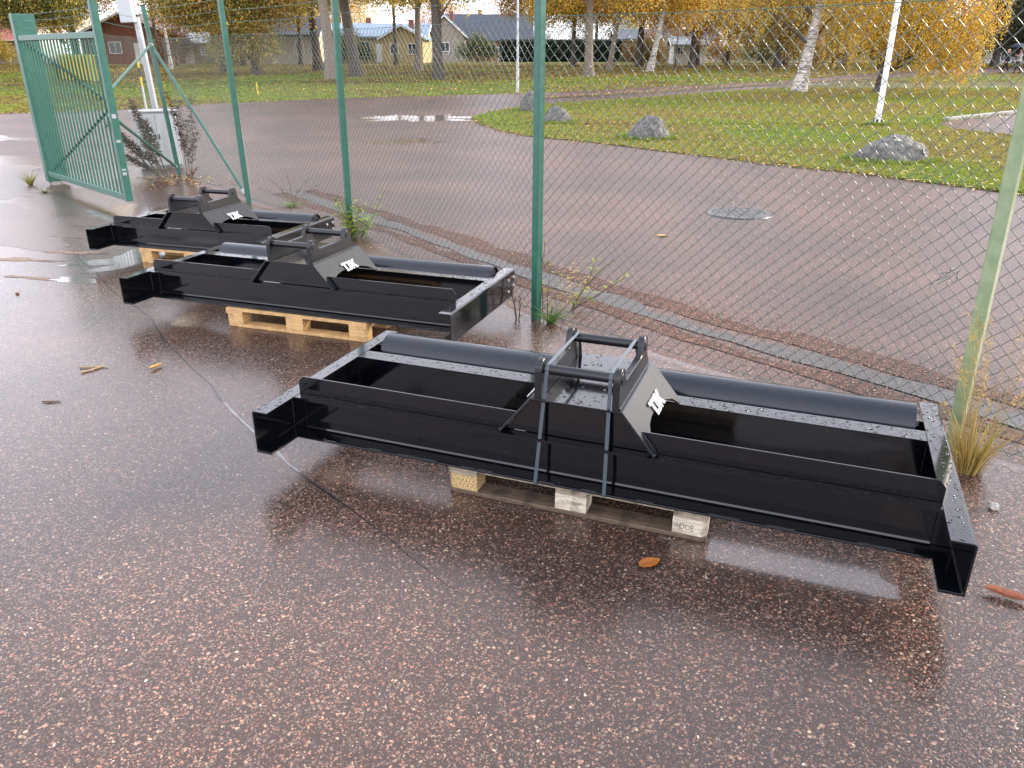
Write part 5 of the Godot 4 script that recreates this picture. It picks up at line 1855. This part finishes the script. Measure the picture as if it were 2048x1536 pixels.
func make_house(called: String, label: String, at: Vector3, turn: float, w: float, dep: float, eave: float, ridge: float, wall: Material, roof: Material, gable_front: bool, windows: Array, door_x := 99.0) -> Node3D:
	var t := thing(called, label, "house", at, turn, "houses behind the park")
	var mb := MB.new()
	var half := (w if gable_front else dep) / 2
	var poly := [Vector2(-half, -0.3), Vector2(half, -0.3), Vector2(half, eave), Vector2(0, ridge - 0.12), Vector2(-half, eave)]
	var l := dep if gable_front else w
	var xf := Transform3D(Basis(), Vector3(0, 0, -l / 2)) if gable_front else Transform3D(Basis(Vector3(0, 0, -1), Vector3(0, 1, 0), Vector3(1, 0, 0)), Vector3(-l / 2, 0, 0))
	mb.prism(PackedVector2Array(poly), xf, l, 0.01)
	put(mb, "wall", wall, t)
	var rm := MB.new()
	var o := 0.45
	var sl := (ridge - eave) / half
	for s in [-1.0, 1.0]:
		var rp := [Vector2(0, ridge), Vector2(0, ridge + 0.16), Vector2(s * (half + o), eave - o * sl + 0.16), Vector2(s * (half + o), eave - o * sl)]
		var x2 := xf
		x2.origin += x2.basis.z * -0.35
		rm.prism(PackedVector2Array(rp), x2, l + 0.7, 0.01)
	var rf := put(rm, "roof", roof, t)
	for s in [-1.0, 1.0]:
		for e in [-0.38, l + 0.35]:
			var fm := MB.new()
			var a := xf * Vector3(0, ridge - 0.02, e)
			var b := xf * Vector3(s * (half + o), eave - o * sl - 0.02, e)
			fm.bar(a, b, 0.09, 4)
			put(fm, "barge_board", M.white_paint, rf)
	var ch := MB.new()
	ch.box(xf * Vector3(half * 0.25, ridge + 0.15, l * 0.4), Vector3(0.6, 1.3, 0.6), 0.02)
	put(ch, "chimney", M.brick_wall, rf)
	var zf := (dep if gable_front else dep) / 2 + 0.03
	for q in windows:
		window(t, Vector3(q[0], q[1], zf), q[2], q[3], Basis())
	if door_x < 90.0:
		var d := MB.new()
		d.box(Vector3(door_x, 1.02, zf), Vector3(1.0, 2.05, 0.06), 0.01)
		var dd := put(d, "door", M.white_paint, t)
		d = MB.new()
		d.box(Vector3(door_x + 0.35, 1.05, zf + 0.05), Vector3(0.12, 0.04, 0.04), 0.005)
		put(d, "handle", M.black_plastic, dd)
	return t


func make_houses() -> void:
	var g := func(x: float, z: float) -> Vector3: return Vector3(x, gy(z), z)
	var t := make_house("red_roof_house", "white house with red roof and glazed porch at the far left", g.call(-56.5, -92), 0.1, 12, 8, 2.3, 4.3, M.white_wall, M.red_roof, false, [[-2.0, 1.3, 1.2, 1.2], [0.6, 1.3, 1.2, 1.2], [3.2, 1.3, 1.4, 1.3]], 5.0)
	for i in 5:
		var p := MB.new()
		p.box(Vector3(0.5 + i * 1.25, 1.1, 5.4), Vector3(0.12, 2.2, 0.12), 0.01)
		put(p, "porch_post", M.white_paint, t)
	var pr := MB.new()
	pr.box(Vector3(3.0, 2.28, 4.9), Vector3(5.6, 0.12, 1.6), 0.02, Basis())
	put(pr, "porch_roof", M.white_paint, t)
	make_house("brick_house", "brick gabled house with brown roof behind the leaning pole", g.call(-41.5, -96), 0.12, 8.8, 12, 3.0, 5.0, M.brick_wall, M.brown_roof, true, [[3.4, 1.75, 1.4, 1.15], [-3.3, 1.4, 0.9, 1.1], [-1.2, 1.6, 1.2, 1.1]], 1.2)
	make_house("garden_shed", "low grey shed with pale blue roof beside the brick house", g.call(-35.2, -97), 0.0, 4.6, 4, 2.2, 3.1, M.beige_wall, M.grey_roof, false, [[0.8, 1.3, 0.8, 0.8]], -1.0)
	make_house("yellow_house", "pale yellow house behind the olive tree", g.call(-24.3, -92), 0.0, 8.2, 7, 2.9, 4.6, M.cream_wall, M.dark_roof, false, [[-0.9, 1.6, 0.8, 1.2], [2.2, 1.6, 0.8, 1.2]])
	make_house("yellow_house", "long yellow house with blue metal roof behind dark trunks", g.call(-16.6, -106), 0.0, 12.5, 8, 2.9, 4.3, M.yellow_wall, M.blue_roof, false, [[-3.6, 1.6, 1.0, 1.2], [-1.0, 1.5, 1.1, 1.6], [3.0, 1.6, 1.0, 1.2]], 0.8)
	make_house("yellow_house", "yellow gabled wing right of the blue roofed house", g.call(-12.4, -100), 0.0, 4.6, 8, 2.7, 3.9, M.yellow_wall, M.blue_roof, true, [[-0.9, 1.5, 0.9, 1.1], [1.1, 1.5, 0.9, 1.1]])
	make_house("dark_roof_house", "house with large slate grey roof left of the centre post", g.call(-3.6, -131), 0.0, 13, 9, 2.9, 6.3, M.orange_wall, M.dark_roof, false, [[-3.2, 1.6, 1.3, 1.2], [0.5, 1.6, 1.3, 1.2], [3.6, 1.6, 1.3, 1.2]], 2.0)
	make_house("dark_roof_house", "beige gabled wing of the slate roofed house", g.call(-9.6, -126), 0.0, 5.6, 8, 3.4, 5.9, M.beige_wall, M.dark_roof, true, [[0.0, 1.8, 1.2, 1.2]])
	make_house("hedge_house", "low dark house with white eaves behind the hedge", g.call(24.5, -138), 0.0, 16, 9, 3.0, 4.4, M.white_wall, M.dark_roof, false, [[-5, 1.7, 1.2, 1.1], [-1, 1.7, 1.2, 1.1], [4, 1.7, 1.2, 1.1]], 6.0)
	make_house("white_shed", "small white shed at the hedge end", g.call(19.0, -92), 0.0, 3.4, 2.6, 2.0, 2.6, M.white_wall, M.grey_roof, false, [[-1.0, 1.3, 0.7, 0.7]], 1.0)
	make_house("far_right_house", "pale house glimpsed behind the dark trees at upper right", g.call(55, -98), 0.0, 10, 8, 2.8, 4.6, M.white_wall, M.dark_roof, false, [[-2.5, 1.5, 1.2, 1.1], [1.5, 1.5, 1.2, 1.1]])
	# clipped hedge
	t = thing("hedge", "long clipped dark green hedge behind the park", "hedge", g.call(12.5, -112))
	var r := RandomNumberGenerator.new()
	r.seed = 71
	var m := clump_mesh(0.16, 14, 35, 0.35)
	var xfs := []
	var cols := []
	for i in 5200:
		var p := Vector3(r.randf_range(-14, 9.0), r.randf_range(0.1, 2.35), r.randf_range(-0.6, 0.8))
		if r.randf() < 0.4: p.y = 2.3 + r.randfn(0, 0.07)
		elif r.randf() < 0.8: p.z = 0.75
		xfs.append(Transform3D(Basis(Vector3.UP, r.randf() * TAU), p))
		cols.append(jit(Color(0.028, 0.05, 0.018), r, 0.35))
	many(m, xfs, cols, "foliage", t).set_meta("kind", "stuff")
	var core := MB.new()
	core.box(Vector3(-2.5, 1.1, 0), Vector3(22.6, 2.2, 1.1), 0.2)
	put(core, "branch_core", M.dark_bark, t)


# ------------------------------------------------------------------ people
func capsule(p: Vector3, a: Vector3, b: Vector3, ra: float, rb: float) -> float:
	var ab := b - a
	var k := clampf((p - a).dot(ab) / maxf(ab.length_squared(), 1e-9), 0, 1)
	return p.distance_to(a + ab * k) - lerpf(ra, rb, k)


func nets(bones: Array, lo: Vector3, hi: Vector3, cell: float, blend: float, mb: MB, tint: Callable) -> void:
	var nx := int((hi.x - lo.x) / cell) + 1
	var ny := int((hi.y - lo.y) / cell) + 1
	var nz := int((hi.z - lo.z) / cell) + 1
	var val := PackedFloat32Array()
	val.resize(nx * ny * nz)
	val.fill(1.0)
	var pad := blend * 2.0 + cell * 2.0
	for b in bones:
		var a: Vector3 = b[0]
		var e: Vector3 = b[1]
		var rm := maxf(b[2], b[3]) + pad
		var l := Vector3i(((a.min(e) - Vector3.ONE * rm) - lo) / cell).max(Vector3i.ZERO)
		var h := Vector3i(((a.max(e) + Vector3.ONE * rm) - lo) / cell).min(Vector3i(nx - 1, ny - 1, nz - 1))
		for z in range(l.z, h.z + 1):
			for y in range(l.y, h.y + 1):
				for x in range(l.x, h.x + 1):
					var i := x + nx * (y + ny * z)
					var d := capsule(lo + Vector3(x, y, z) * cell, a, e, b[2], b[3])
					var o := val[i]
					var hh := maxf(blend - absf(o - d), 0.0) / blend
					val[i] = minf(o, d) - hh * hh * blend * 0.25
	var vert := {}
	for z in nz - 1:
		for y in ny - 1:
			for x in nx - 1:
				var base := x + nx * (y + ny * z)
				var s := Vector3.ZERO
				var c := 0
				for e in [[0, 0, 0, 1, 0, 0], [0, 0, 0, 0, 1, 0], [0, 0, 0, 0, 0, 1], [1, 0, 0, 1, 1, 0], [1, 0, 0, 1, 0, 1], [0, 1, 0, 1, 1, 0], [0, 1, 0, 0, 1, 1], [0, 0, 1, 1, 0, 1], [0, 0, 1, 0, 1, 1], [1, 1, 0, 1, 1, 1], [1, 0, 1, 1, 1, 1], [0, 1, 1, 1, 1, 1]]:
					var v0 := val[base + e[0] + nx * (e[1] + ny * e[2])]
					var v1 := val[base + e[3] + nx * (e[4] + ny * e[5])]
					if (v0 < 0.0) != (v1 < 0.0):
						s += Vector3(e[0], e[1], e[2]).lerp(Vector3(e[3], e[4], e[5]), v0 / (v0 - v1))
						c += 1
				if c:
					vert[base] = lo + (Vector3(x, y, z) + s / c) * cell
	var grad := func(p: Vector3) -> Vector3:
		var q := (p - lo) / cell
		var x := clampi(int(q.x), 1, nx - 2)
		var y := clampi(int(q.y), 1, ny - 2)
		var z := clampi(int(q.z), 1, nz - 2)
		var i := x + nx * (y + ny * z)
		return Vector3(val[i + 1] - val[i - 1], val[i + nx] - val[i - nx], val[i + nx * ny] - val[i - nx * ny]).normalized()
	for z in range(1, nz - 1):
		for y in range(1, ny - 1):
			for x in range(1, nx - 1):
				var i := x + nx * (y + ny * z)
				for ax in 3:
					var st: int = [1, nx, nx * ny][ax]
					if (val[i] < 0.0) == (val[i + st] < 0.0):
						continue
					var s1: int = [nx, nx * ny, 1][ax]
					var s2: int = [nx * ny, 1, nx][ax]
					var q := [i, i - s1, i - s1 - s2, i - s2]
					if not (vert.has(q[0]) and vert.has(q[1]) and vert.has(q[2]) and vert.has(q[3])):
						continue
					for f in [[0, 1, 2], [0, 2, 3]]:
						var a: Vector3 = vert[q[f[0]]]
						var b: Vector3 = vert[q[f[1]]]
						var d: Vector3 = vert[q[f[2]]]
						var m0 := mb.v.size()
						mb.stri(a, b, d, grad.call(a), grad.call(b), grad.call(d))
						for k in mb.v.size() - m0:
							mb.c.append(tint.call(mb.v[m0 + k]))


func make_person(label: String, at: Vector3, turn: float, h: float, top: Color, legs: Color, hair: Material, arm_up: bool) -> Node3D:
	# built 1.75 m tall facing +z, then scaled
	var t := thing("person", label, "person", at, turn, "walkers on the far path")
	var B := []
	var hip := Vector3(0, 0.92, 0)
	B.append([hip, Vector3(0, 1.15, 0.01), 0.135, 0.125])
	B.append([Vector3(-0.05, 1.3, 0), Vector3(0.05, 1.3, 0), 0.135, 0.135])
	B.append([Vector3(-0.15, 1.41, 0), Vector3(0.15, 1.41, 0), 0.065, 0.065])
	B.append([Vector3(0, 1.42, 0), Vector3(0, 1.54, 0.015), 0.055, 0.05])
	B.append([Vector3(0, 1.62, 0.02), Vector3(0, 1.68, 0.01), 0.085, 0.088])
	B.append([Vector3(0, 1.565, 0.05), Vector3(0, 1.6, 0.06), 0.042, 0.05])
	B.append([Vector3(0, 1.615, 0.105), Vector3(0, 1.63, 0.1), 0.014, 0.01])
	for s in [-1.0, 1.0]:
		var fwd: float = s * 0.24
		var knee := Vector3(s * 0.09, 0.5, fwd * 0.55 + 0.03)
		var ank := Vector3(s * 0.085, 0.09, fwd - (0.05 if s < 0 else 0.0))
		B.append([Vector3(s * 0.085, 0.88, 0), knee, 0.092, 0.062])
		B.append([knee, ank, 0.06, 0.042])
		B.append([ank + Vector3(0, -0.045, -0.03), ank + Vector3(0, -0.05, 0.15), 0.042, 0.036])
		var sh := Vector3(s * 0.185, 1.4, 0)
		var el := Vector3(s * 0.235, 1.13, -s * 0.07)
		var wr := Vector3(s * 0.22, 0.9, -s * 0.02 + 0.07)
		if arm_up and s > 0:
			el = Vector3(0.24, 1.15, 0.06)
			wr = Vector3(0.17, 1.28, 0.27)
		B.append([sh, el, 0.054, 0.044])
		B.append([el, wr, 0.042, 0.031])
		var hd := (wr - el).normalized()
		B.append([wr, wr + hd * 0.08, 0.032, 0.028])
		for k in 4:
			var o := Vector3(0, 0, (k - 1.5) * 0.018)
			B.append([wr + hd * 0.08 + o, wr + hd * 0.13 + o * 1.2 + Vector3(-s * 0.012, 0, 0), 0.009, 0.008])
			B.append([wr + hd * 0.13 + o * 1.2 + Vector3(-s * 0.012, 0, 0), wr + hd * (0.15 + 0.01 * (k % 2)) + o * 1.2 + Vector3(-s * 0.03, 0, 0), 0.008, 0.007])
		B.append([wr + hd * 0.03 + Vector3(-s * 0.01, 0, 0.025), wr + hd * 0.09 + Vector3(-s * 0.02, 0, 0.05), 0.011, 0.009])
	var mb := MB.new()
	var skin := Color(0.5, 0.3, 0.22)
	nets(B, Vector3(-0.42, -0.04, -0.42), Vector3(0.42, 1.82, 0.48), 0.022, 0.045, mb, func(p: Vector3) -> Color:
		if p.y > 1.49: return skin
		if p.y < 0.10: return Color(0.02, 0.02, 0.02)
		if absf(p.x) > 0.19 and p.y < 0.88 and p.y > 0.66: return skin
		if p.z > 0.29 and p.y > 1.2: return skin
		return top if p.y > 0.86 else legs)
	if not M.has("person_cloth"):
		mat("person_cloth", Color(1, 1, 1), 0.85).vertex_color_use_as_albedo = true
	put(mb, "body", M.person_cloth, t)
	var hb := MB.new()
	nets([[Vector3(0, 1.69, -0.012), Vector3(0, 1.66, -0.03), 0.094, 0.092], [Vector3(0, 1.6, -0.07), Vector3(0, 1.45, -0.1), 0.05, 0.03]], Vector3(-0.15, 1.35, -0.2), Vector3(0.15, 1.84, 0.14), 0.016, 0.03, hb, func(_p: Vector3) -> Color: return Color(1, 1, 1))
	put(hb, "hair", hair, t)
	t.scale = Vector3.ONE * (h / 1.75)
	return t


func make_people() -> void:
	var g := func(x: float, z: float) -> Vector3: return Vector3(x, gy(z) + 0.002, z)
	var a := make_person("walker in black with blond hair on the far path", g.call(33.25, -56.7), -1.9, 1.5, Color(0.012, 0.014, 0.02), Color(0.01, 0.01, 0.014), M.blond_hair, false)
	a.position.y = gy(-57.0) + 0.004
	var b := make_person("walker in pale jacket under a dark umbrella at the right edge", g.call(34.2, -56.9), -1.7, 1.52, Color(0.42, 0.38, 0.38), Color(0.012, 0.012, 0.016), M.brown_hair, true)
	var k := 1.52 / 1.75
	var hand := b.position + (Basis(Vector3.UP, -1.7) * Vector3(0.15, 1.33, 0.36)) * k
	var t := thing("umbrella", "dark navy umbrella held by the walker at the right edge", "umbrella", hand)
	var mb := MB.new()
	mb.tube([Vector3(0, -0.16, 0), Vector3(-0.03, 0.75, 0)], [0.008, 0.007], 8)
	put(mb, "shaft", M.black_plastic, t)
	mb = MB.new()
	mb.tube([Vector3(0, -0.1, 0), Vector3(0, -0.18, 0), Vector3(0.02, -0.2, 0), Vector3(0.04, -0.18, 0)], [0.012, 0.012, 0.012, 0.01], 8)
	put(mb, "handle", M.black_plastic, t)
	mb = MB.new()
	var prof := []
	for i in 9:
		var w := i / 8.0
		prof.append(Vector2(0.52 * sin(w * 1.25) / sin(1.25), 0.72 - 0.24 * w * w))
	for j in 8:
		for i in 8:
			for kk in 3:
				var a0 := TAU * (j + kk / 3.0) / 8
				var a1 := TAU * (j + (kk + 1) / 3.0) / 8
				var s0 := 1.0 - 0.07 * sin(PI * kk / 3.0) * i / 8.0
				var s1 := 1.0 - 0.07 * sin(PI * (kk + 1) / 3.0) * i / 8.0
				var p0: Vector2 = prof[i]
				var p1: Vector2 = prof[i + 1]
				mb.quad(Vector3(p0.x * cos(a0) * s0, p0.y, p0.x * sin(a0) * s0), Vector3(p1.x * cos(a0) * s0, p1.y, p1.x * sin(a0) * s0), Vector3(p1.x * cos(a1) * s1, p1.y, p1.x * sin(a1) * s1), Vector3(p0.x * cos(a1) * s1, p0.y, p0.x * sin(a1) * s1), Vector3(cos(a0), 1, sin(a0)))
	put(mb, "canopy", M.navy_cloth, t)


# ------------------------------------------------------------------ small things on the yard
func curled_leaf(label: String, at: Vector3, turn: float, len: float, w: float, curl: float, col: Color, seed_: int) -> void:
	var t := thing("fallen_leaf", label, "leaf", at, turn, "fallen leaves on the yard")
	var r := RandomNumberGenerator.new()
	r.seed = seed_
	var f := noise(14.0, seed_, 2)
	var mb := MB.new()
	var N := 14
	var K := 6
	var P := []
	for i in N + 1:
		var row := []
		var k := float(i) / N
		var ww := w * pow(sin(PI * pow(k, 0.8)), 0.7) * (1.0 + 0.12 * f.get_noise_1d(k * 3.0))
		for j in K + 1:
			var s := (float(j) / K - 0.5) * 2.0
			row.append(Vector3((k - 0.5) * len, 0.004 + curl * s * s * ww + 0.3 * curl * len * (k - 0.5) * (k - 0.5) + 0.003 * f.get_noise_2d(k * 2.0, s), s * ww))
		P.append(row)
	for i in N:
		for j in K:
			var m0 := mb.v.size()
			mb.quad(P[i][j], P[i + 1][j], P[i + 1][j + 1], P[i][j + 1], Vector3.UP)
			var c := jit(col, r, 0.14)
			for z in mb.v.size() - m0:
				mb.c.append(c)
	put(mb, "blade", M.litter, t)
	mb = MB.new()
	mb.tube([Vector3(-len * 0.68, 0.006, 0.002), P[0][3] + Vector3(0, 0.001, 0), P[7][3] + Vector3(0, 0.001, 0), P[13][3] + Vector3(0, 0.001, 0)], [0.001, 0.0012, 0.001, 0.0005], 5)
	put(mb, "midrib", M.brown_stem, t)


func twig(label: String, at: Vector3, parts: Array, m: Material) -> void:
	var t := thing("twig", label, "twig", at, 0.0, "twigs on the yard")
	for p in parts:
		var mb := MB.new()
		mb.tube(p[0], p[1], 7)
		put(mb, "stick", m, t)


func make_small_things() -> void:
	curled_leaf("orange leaf lying wet before the nearest beam", Vector3(0.56, 0.002, -2.64), 0.5, 0.105, 0.030, 0.15, Color(0.30, 0.095, 0.012), 1)
	curled_leaf("curled reddish brown leaf at the lower right edge", Vector3(1.89, 0.003, -2.42), -0.55, 0.17, 0.021, 1.1, Color(0.34, 0.12, 0.06), 2)
	curled_leaf("small yellow dry leaf on the asphalt left of the beams", Vector3(-2.35, 0.003, -4.79), 1.15, 0.11, 0.014, 1.2, Color(0.42, 0.27, 0.08), 3)
	curled_leaf("pale leaf beyond the fence near the manhole cover", Vector3(1.72, 0.003, -8.85), 0.2, 0.17, 0.03, 0.3, Color(0.55, 0.38, 0.12), 4)
	mat("bare_wood", lin(0.33, 0.22, 0.13), 0.8)
	twig("pale forked twig on the asphalt at left", Vector3(-2.77, 0.007, -4.79), [[[Vector3(-0.09, 0, 0), Vector3(-0.02, 0.002, -0.004), Vector3(0.07, 0, -0.01)], [0.005, 0.006, 0.006]], [[Vector3(0.05, 0, -0.008), Vector3(0.02, 0.001, 0.04), Vector3(-0.03, 0, 0.09)], [0.006, 0.006, 0.007]], [[Vector3(0.07, 0, -0.01), Vector3(0.11, 0.001, -0.002)], [0.004, 0.002]]], M.bare_wood)
	twig("small dark twig on the asphalt at far left", Vector3(-2.75, 0.005, -4.24), [[[Vector3(-0.05, 0, 0), Vector3(0.0, 0.001, 0.002), Vector3(0.06, 0, -0.006)], [0.003, 0.005, 0.003]], [[Vector3(0, 0, 0.002), Vector3(-0.005, 0, 0.03)], [0.003, 0.002]]], M.brown_stem)
	var st := MB.new()
	var f := noise(9.0, 3, 3)
	for i in 7:
		for k in 12:
			var q := []
			for e in [[i, k], [i + 1, k], [i + 1, k + 1], [i, k + 1]]:
				var phi := lerpf(-0.6, PI / 2, e[0] / 7.0)
				var th: float = TAU * (int(e[1]) % 12) / 12.0
				var d := Vector3(cos(phi) * cos(th), sin(phi), cos(phi) * sin(th))
				q.append(d * (0.024 * (1.0 + 0.4 * f.get_noise_3dv(d * 0.12))) * Vector3(1, 0.8, 0.8))
			st.quad(q[0], q[1], q[2], q[3], (q[0] + q[2]) * 0.5 + Vector3(0, 0.001, 0))
	var stone := put(st, "pebble", M.concrete, self, Vector3(2.2, 0.010, -3.06))
	tag(stone, "small pale stone on the asphalt near the dry grass", "stone")
	var red := MB.new()
	red.box(Vector3(0, 0.008, 0), Vector3(0.03, 0.016, 0.025), 0.005, Basis(Vector3.UP, 0.6))
	var rs := put(red, "brick_fragment", M.brick_wall, self, Vector3(-4.28, 0.0, -6.52))
	tag(rs, "tiny red brick fragment on the asphalt at left", "brick fragment")


# ------------------------------------------------------------------ light and camera
func make_view() -> void:
	var cam := Camera3D.new()
	cam.name = "camera"
	cam.position = Vector3(0, 1.91, 0)
	cam.rotation.x = -atan((768.0 - 109.0) / 1560.0)
	cam.fov = rad_to_deg(2.0 * atan(768.0 / 1560.0))
	cam.far = 1500.0
	cam.near = 0.05
	cam.current = true
	add_child(cam)
	var W := 512
	var H := 256
	var a := noise(0.9, 1001, 5)
	var im := Image.create(W, H, false, Image.FORMAT_RGBF)
	for y in H:
		var el := (0.5 - (y + 0.5) / H) * PI
		for x in W:
			var az := (x + 0.5) / W * TAU
			var d := Vector3(cos(el) * cos(az), sin(el), cos(el) * sin(az))
			var q: Color
			if el > 0.0:
				var k := pow(1.0 - sin(el), 0.8)
				q = Color(0.26, 0.3, 0.41).lerp(Color(0.86, 0.87, 0.98), k)
				var cl := clampf(0.68 + 0.45 * a.get_noise_3d(d.x * 1.7, d.y * 3.2, d.z * 1.7), 0.0, 1.0)
				q = q.lerp(Color(0.94, 0.935, 1.03) * lerpf(0.4, 1.0, k), cl * 0.7)
			else:
				q = Color(0.16, 0.15, 0.13)
			im.set_pixel(x, y, q)
	var sm := PanoramaSkyMaterial.new()
	sm.panorama = ImageTexture.create_from_image(im)
	var sky := Sky.new()
	sky.sky_material = sm
	var e := Environment.new()
	e.background_mode = Environment.BG_SKY
	e.sky = sky
	e.background_energy_multiplier = 1.0
	e.tonemap_mode = Environment.TONE_MAPPER_LINEAR
	e.tonemap_exposure = 3.8
	e.sdfgi_enabled = true
	e.ssao_enabled = true
	e.ssil_enabled = true
	var we := WorldEnvironment.new()
	we.name = "world"
	we.environment = e
	add_child(we)
	var sun := DirectionalLight3D.new()
	sun.name = "sun"
	sun.light_energy = 0.5
	sun.light_color = Color(1.0, 0.94, 0.85)
	sun.light_angular_distance = 12.0
	sun.shadow_enabled = true
	add_child(sun)
	sun.look_at_from_position(Vector3(8.3, 4.2, -3.6), Vector3.ZERO)


func _ready() -> void:
	rng.seed = 4242
	make_view()
	make_materials()
	print("materials ", Time.get_ticks_msec())
	make_ground()
	make_fence()
	make_gate()
	print("fence ", Time.get_ticks_msec())
	make_houses()
	make_trees()
	print("trees ", Time.get_ticks_msec())
	var m1 := make_machine("nearest black levelling beam with roller, strapped to a grey pallet", Vector3(0.185, 0.144, -2.7896), -21.14, 1.515, 1.256, 1.0, 1.0, 11, 1.0)
	var m2 := make_machine("middle black levelling beam with roller on a fresh pallet", Vector3(-1.694, 0.144, -5.307), -19.6, 1.373, 1.256, 0.95, 1.05, 12, 0.8)
	var m3 := make_machine("farthest and smallest black levelling beam, next to the green gate", Vector3(-3.208, 0.144, -7.28), -17.5, 0.992, 1.30, 0.93, 1.08, 13, 0.6)
	var under := func(m: Node3D, x: float, d: float) -> Vector3:
		var p: Vector3 = m.position + Basis(Vector3.UP, m.rotation.y) * Vector3(x, 0, -d)
		return Vector3(p.x, 0.0, p.z)
	make_pallet("weathered grey pallet with stamped blocks under the nearest beam", under.call(m1, -0.006, 0.226), -21.14, [M.wood_worn, M.chipboard, M.wood_pale, M.wood_pale, M.wood_wet_shaded], true)
	make_pallet("fresh yellow wooden pallet under the middle beam", under.call(m2, 0.025, 0.19), -19.0, [M.wood_new, M.wood_new, M.wood_new, M.wood_new, M.wood_new], false)
	make_pallet("fresh wooden pallet under the farthest beam", under.call(m3, 0.016, 0.205), -17.5, [M.wood_new, M.wood_new, M.wood_new, M.wood_new, M.wood_new], false)
	strap("left packing strap over the nearest beam's coupler", m1, -0.166, -0.138)
	strap("right packing strap over the nearest beam's coupler", m1, 0.150, 0.140)
	make_boulder("large lichen-spotted boulder left of the pale post", Vector3(7.17, gy(-15.5) - 0.05, -15.3), Vector3(1.35, 0.5, 0.95), 201, [[0.02, 0.92, 0.14, 0.09], [0.36, 0.5, 0.28, 0.07], [0.2, 0.86, 0.12, 0.06]])
	make_boulder("grey angular boulder in the middle of the lawn", Vector3(3.17, gy(-19.0) - 0.05, -18.9), Vector3(1.0, 0.56, 0.8), 202, [[0.1, 0.8, 0.25, 0.025], [0.2, 0.55, 0.36, 0.025]])
	make_boulder("pale boulder just right of the centre post", Vector3(1.23, gy(-22.7) - 0.05, -22.6), Vector3(0.78, 0.5, 0.7), 203, [])
	make_boulder("upright pale boulder half hidden by the centre post", Vector3(0.54, gy(-26.1) - 0.05, -26.0), Vector3(0.62, 0.72, 0.6), 204, [])
	make_poles()
	make_plants()
	make_lawn_cover()
	print("lawn ", Time.get_ticks_msec())
	make_people()
	make_small_things()
	print("done ", Time.get_ticks_msec())
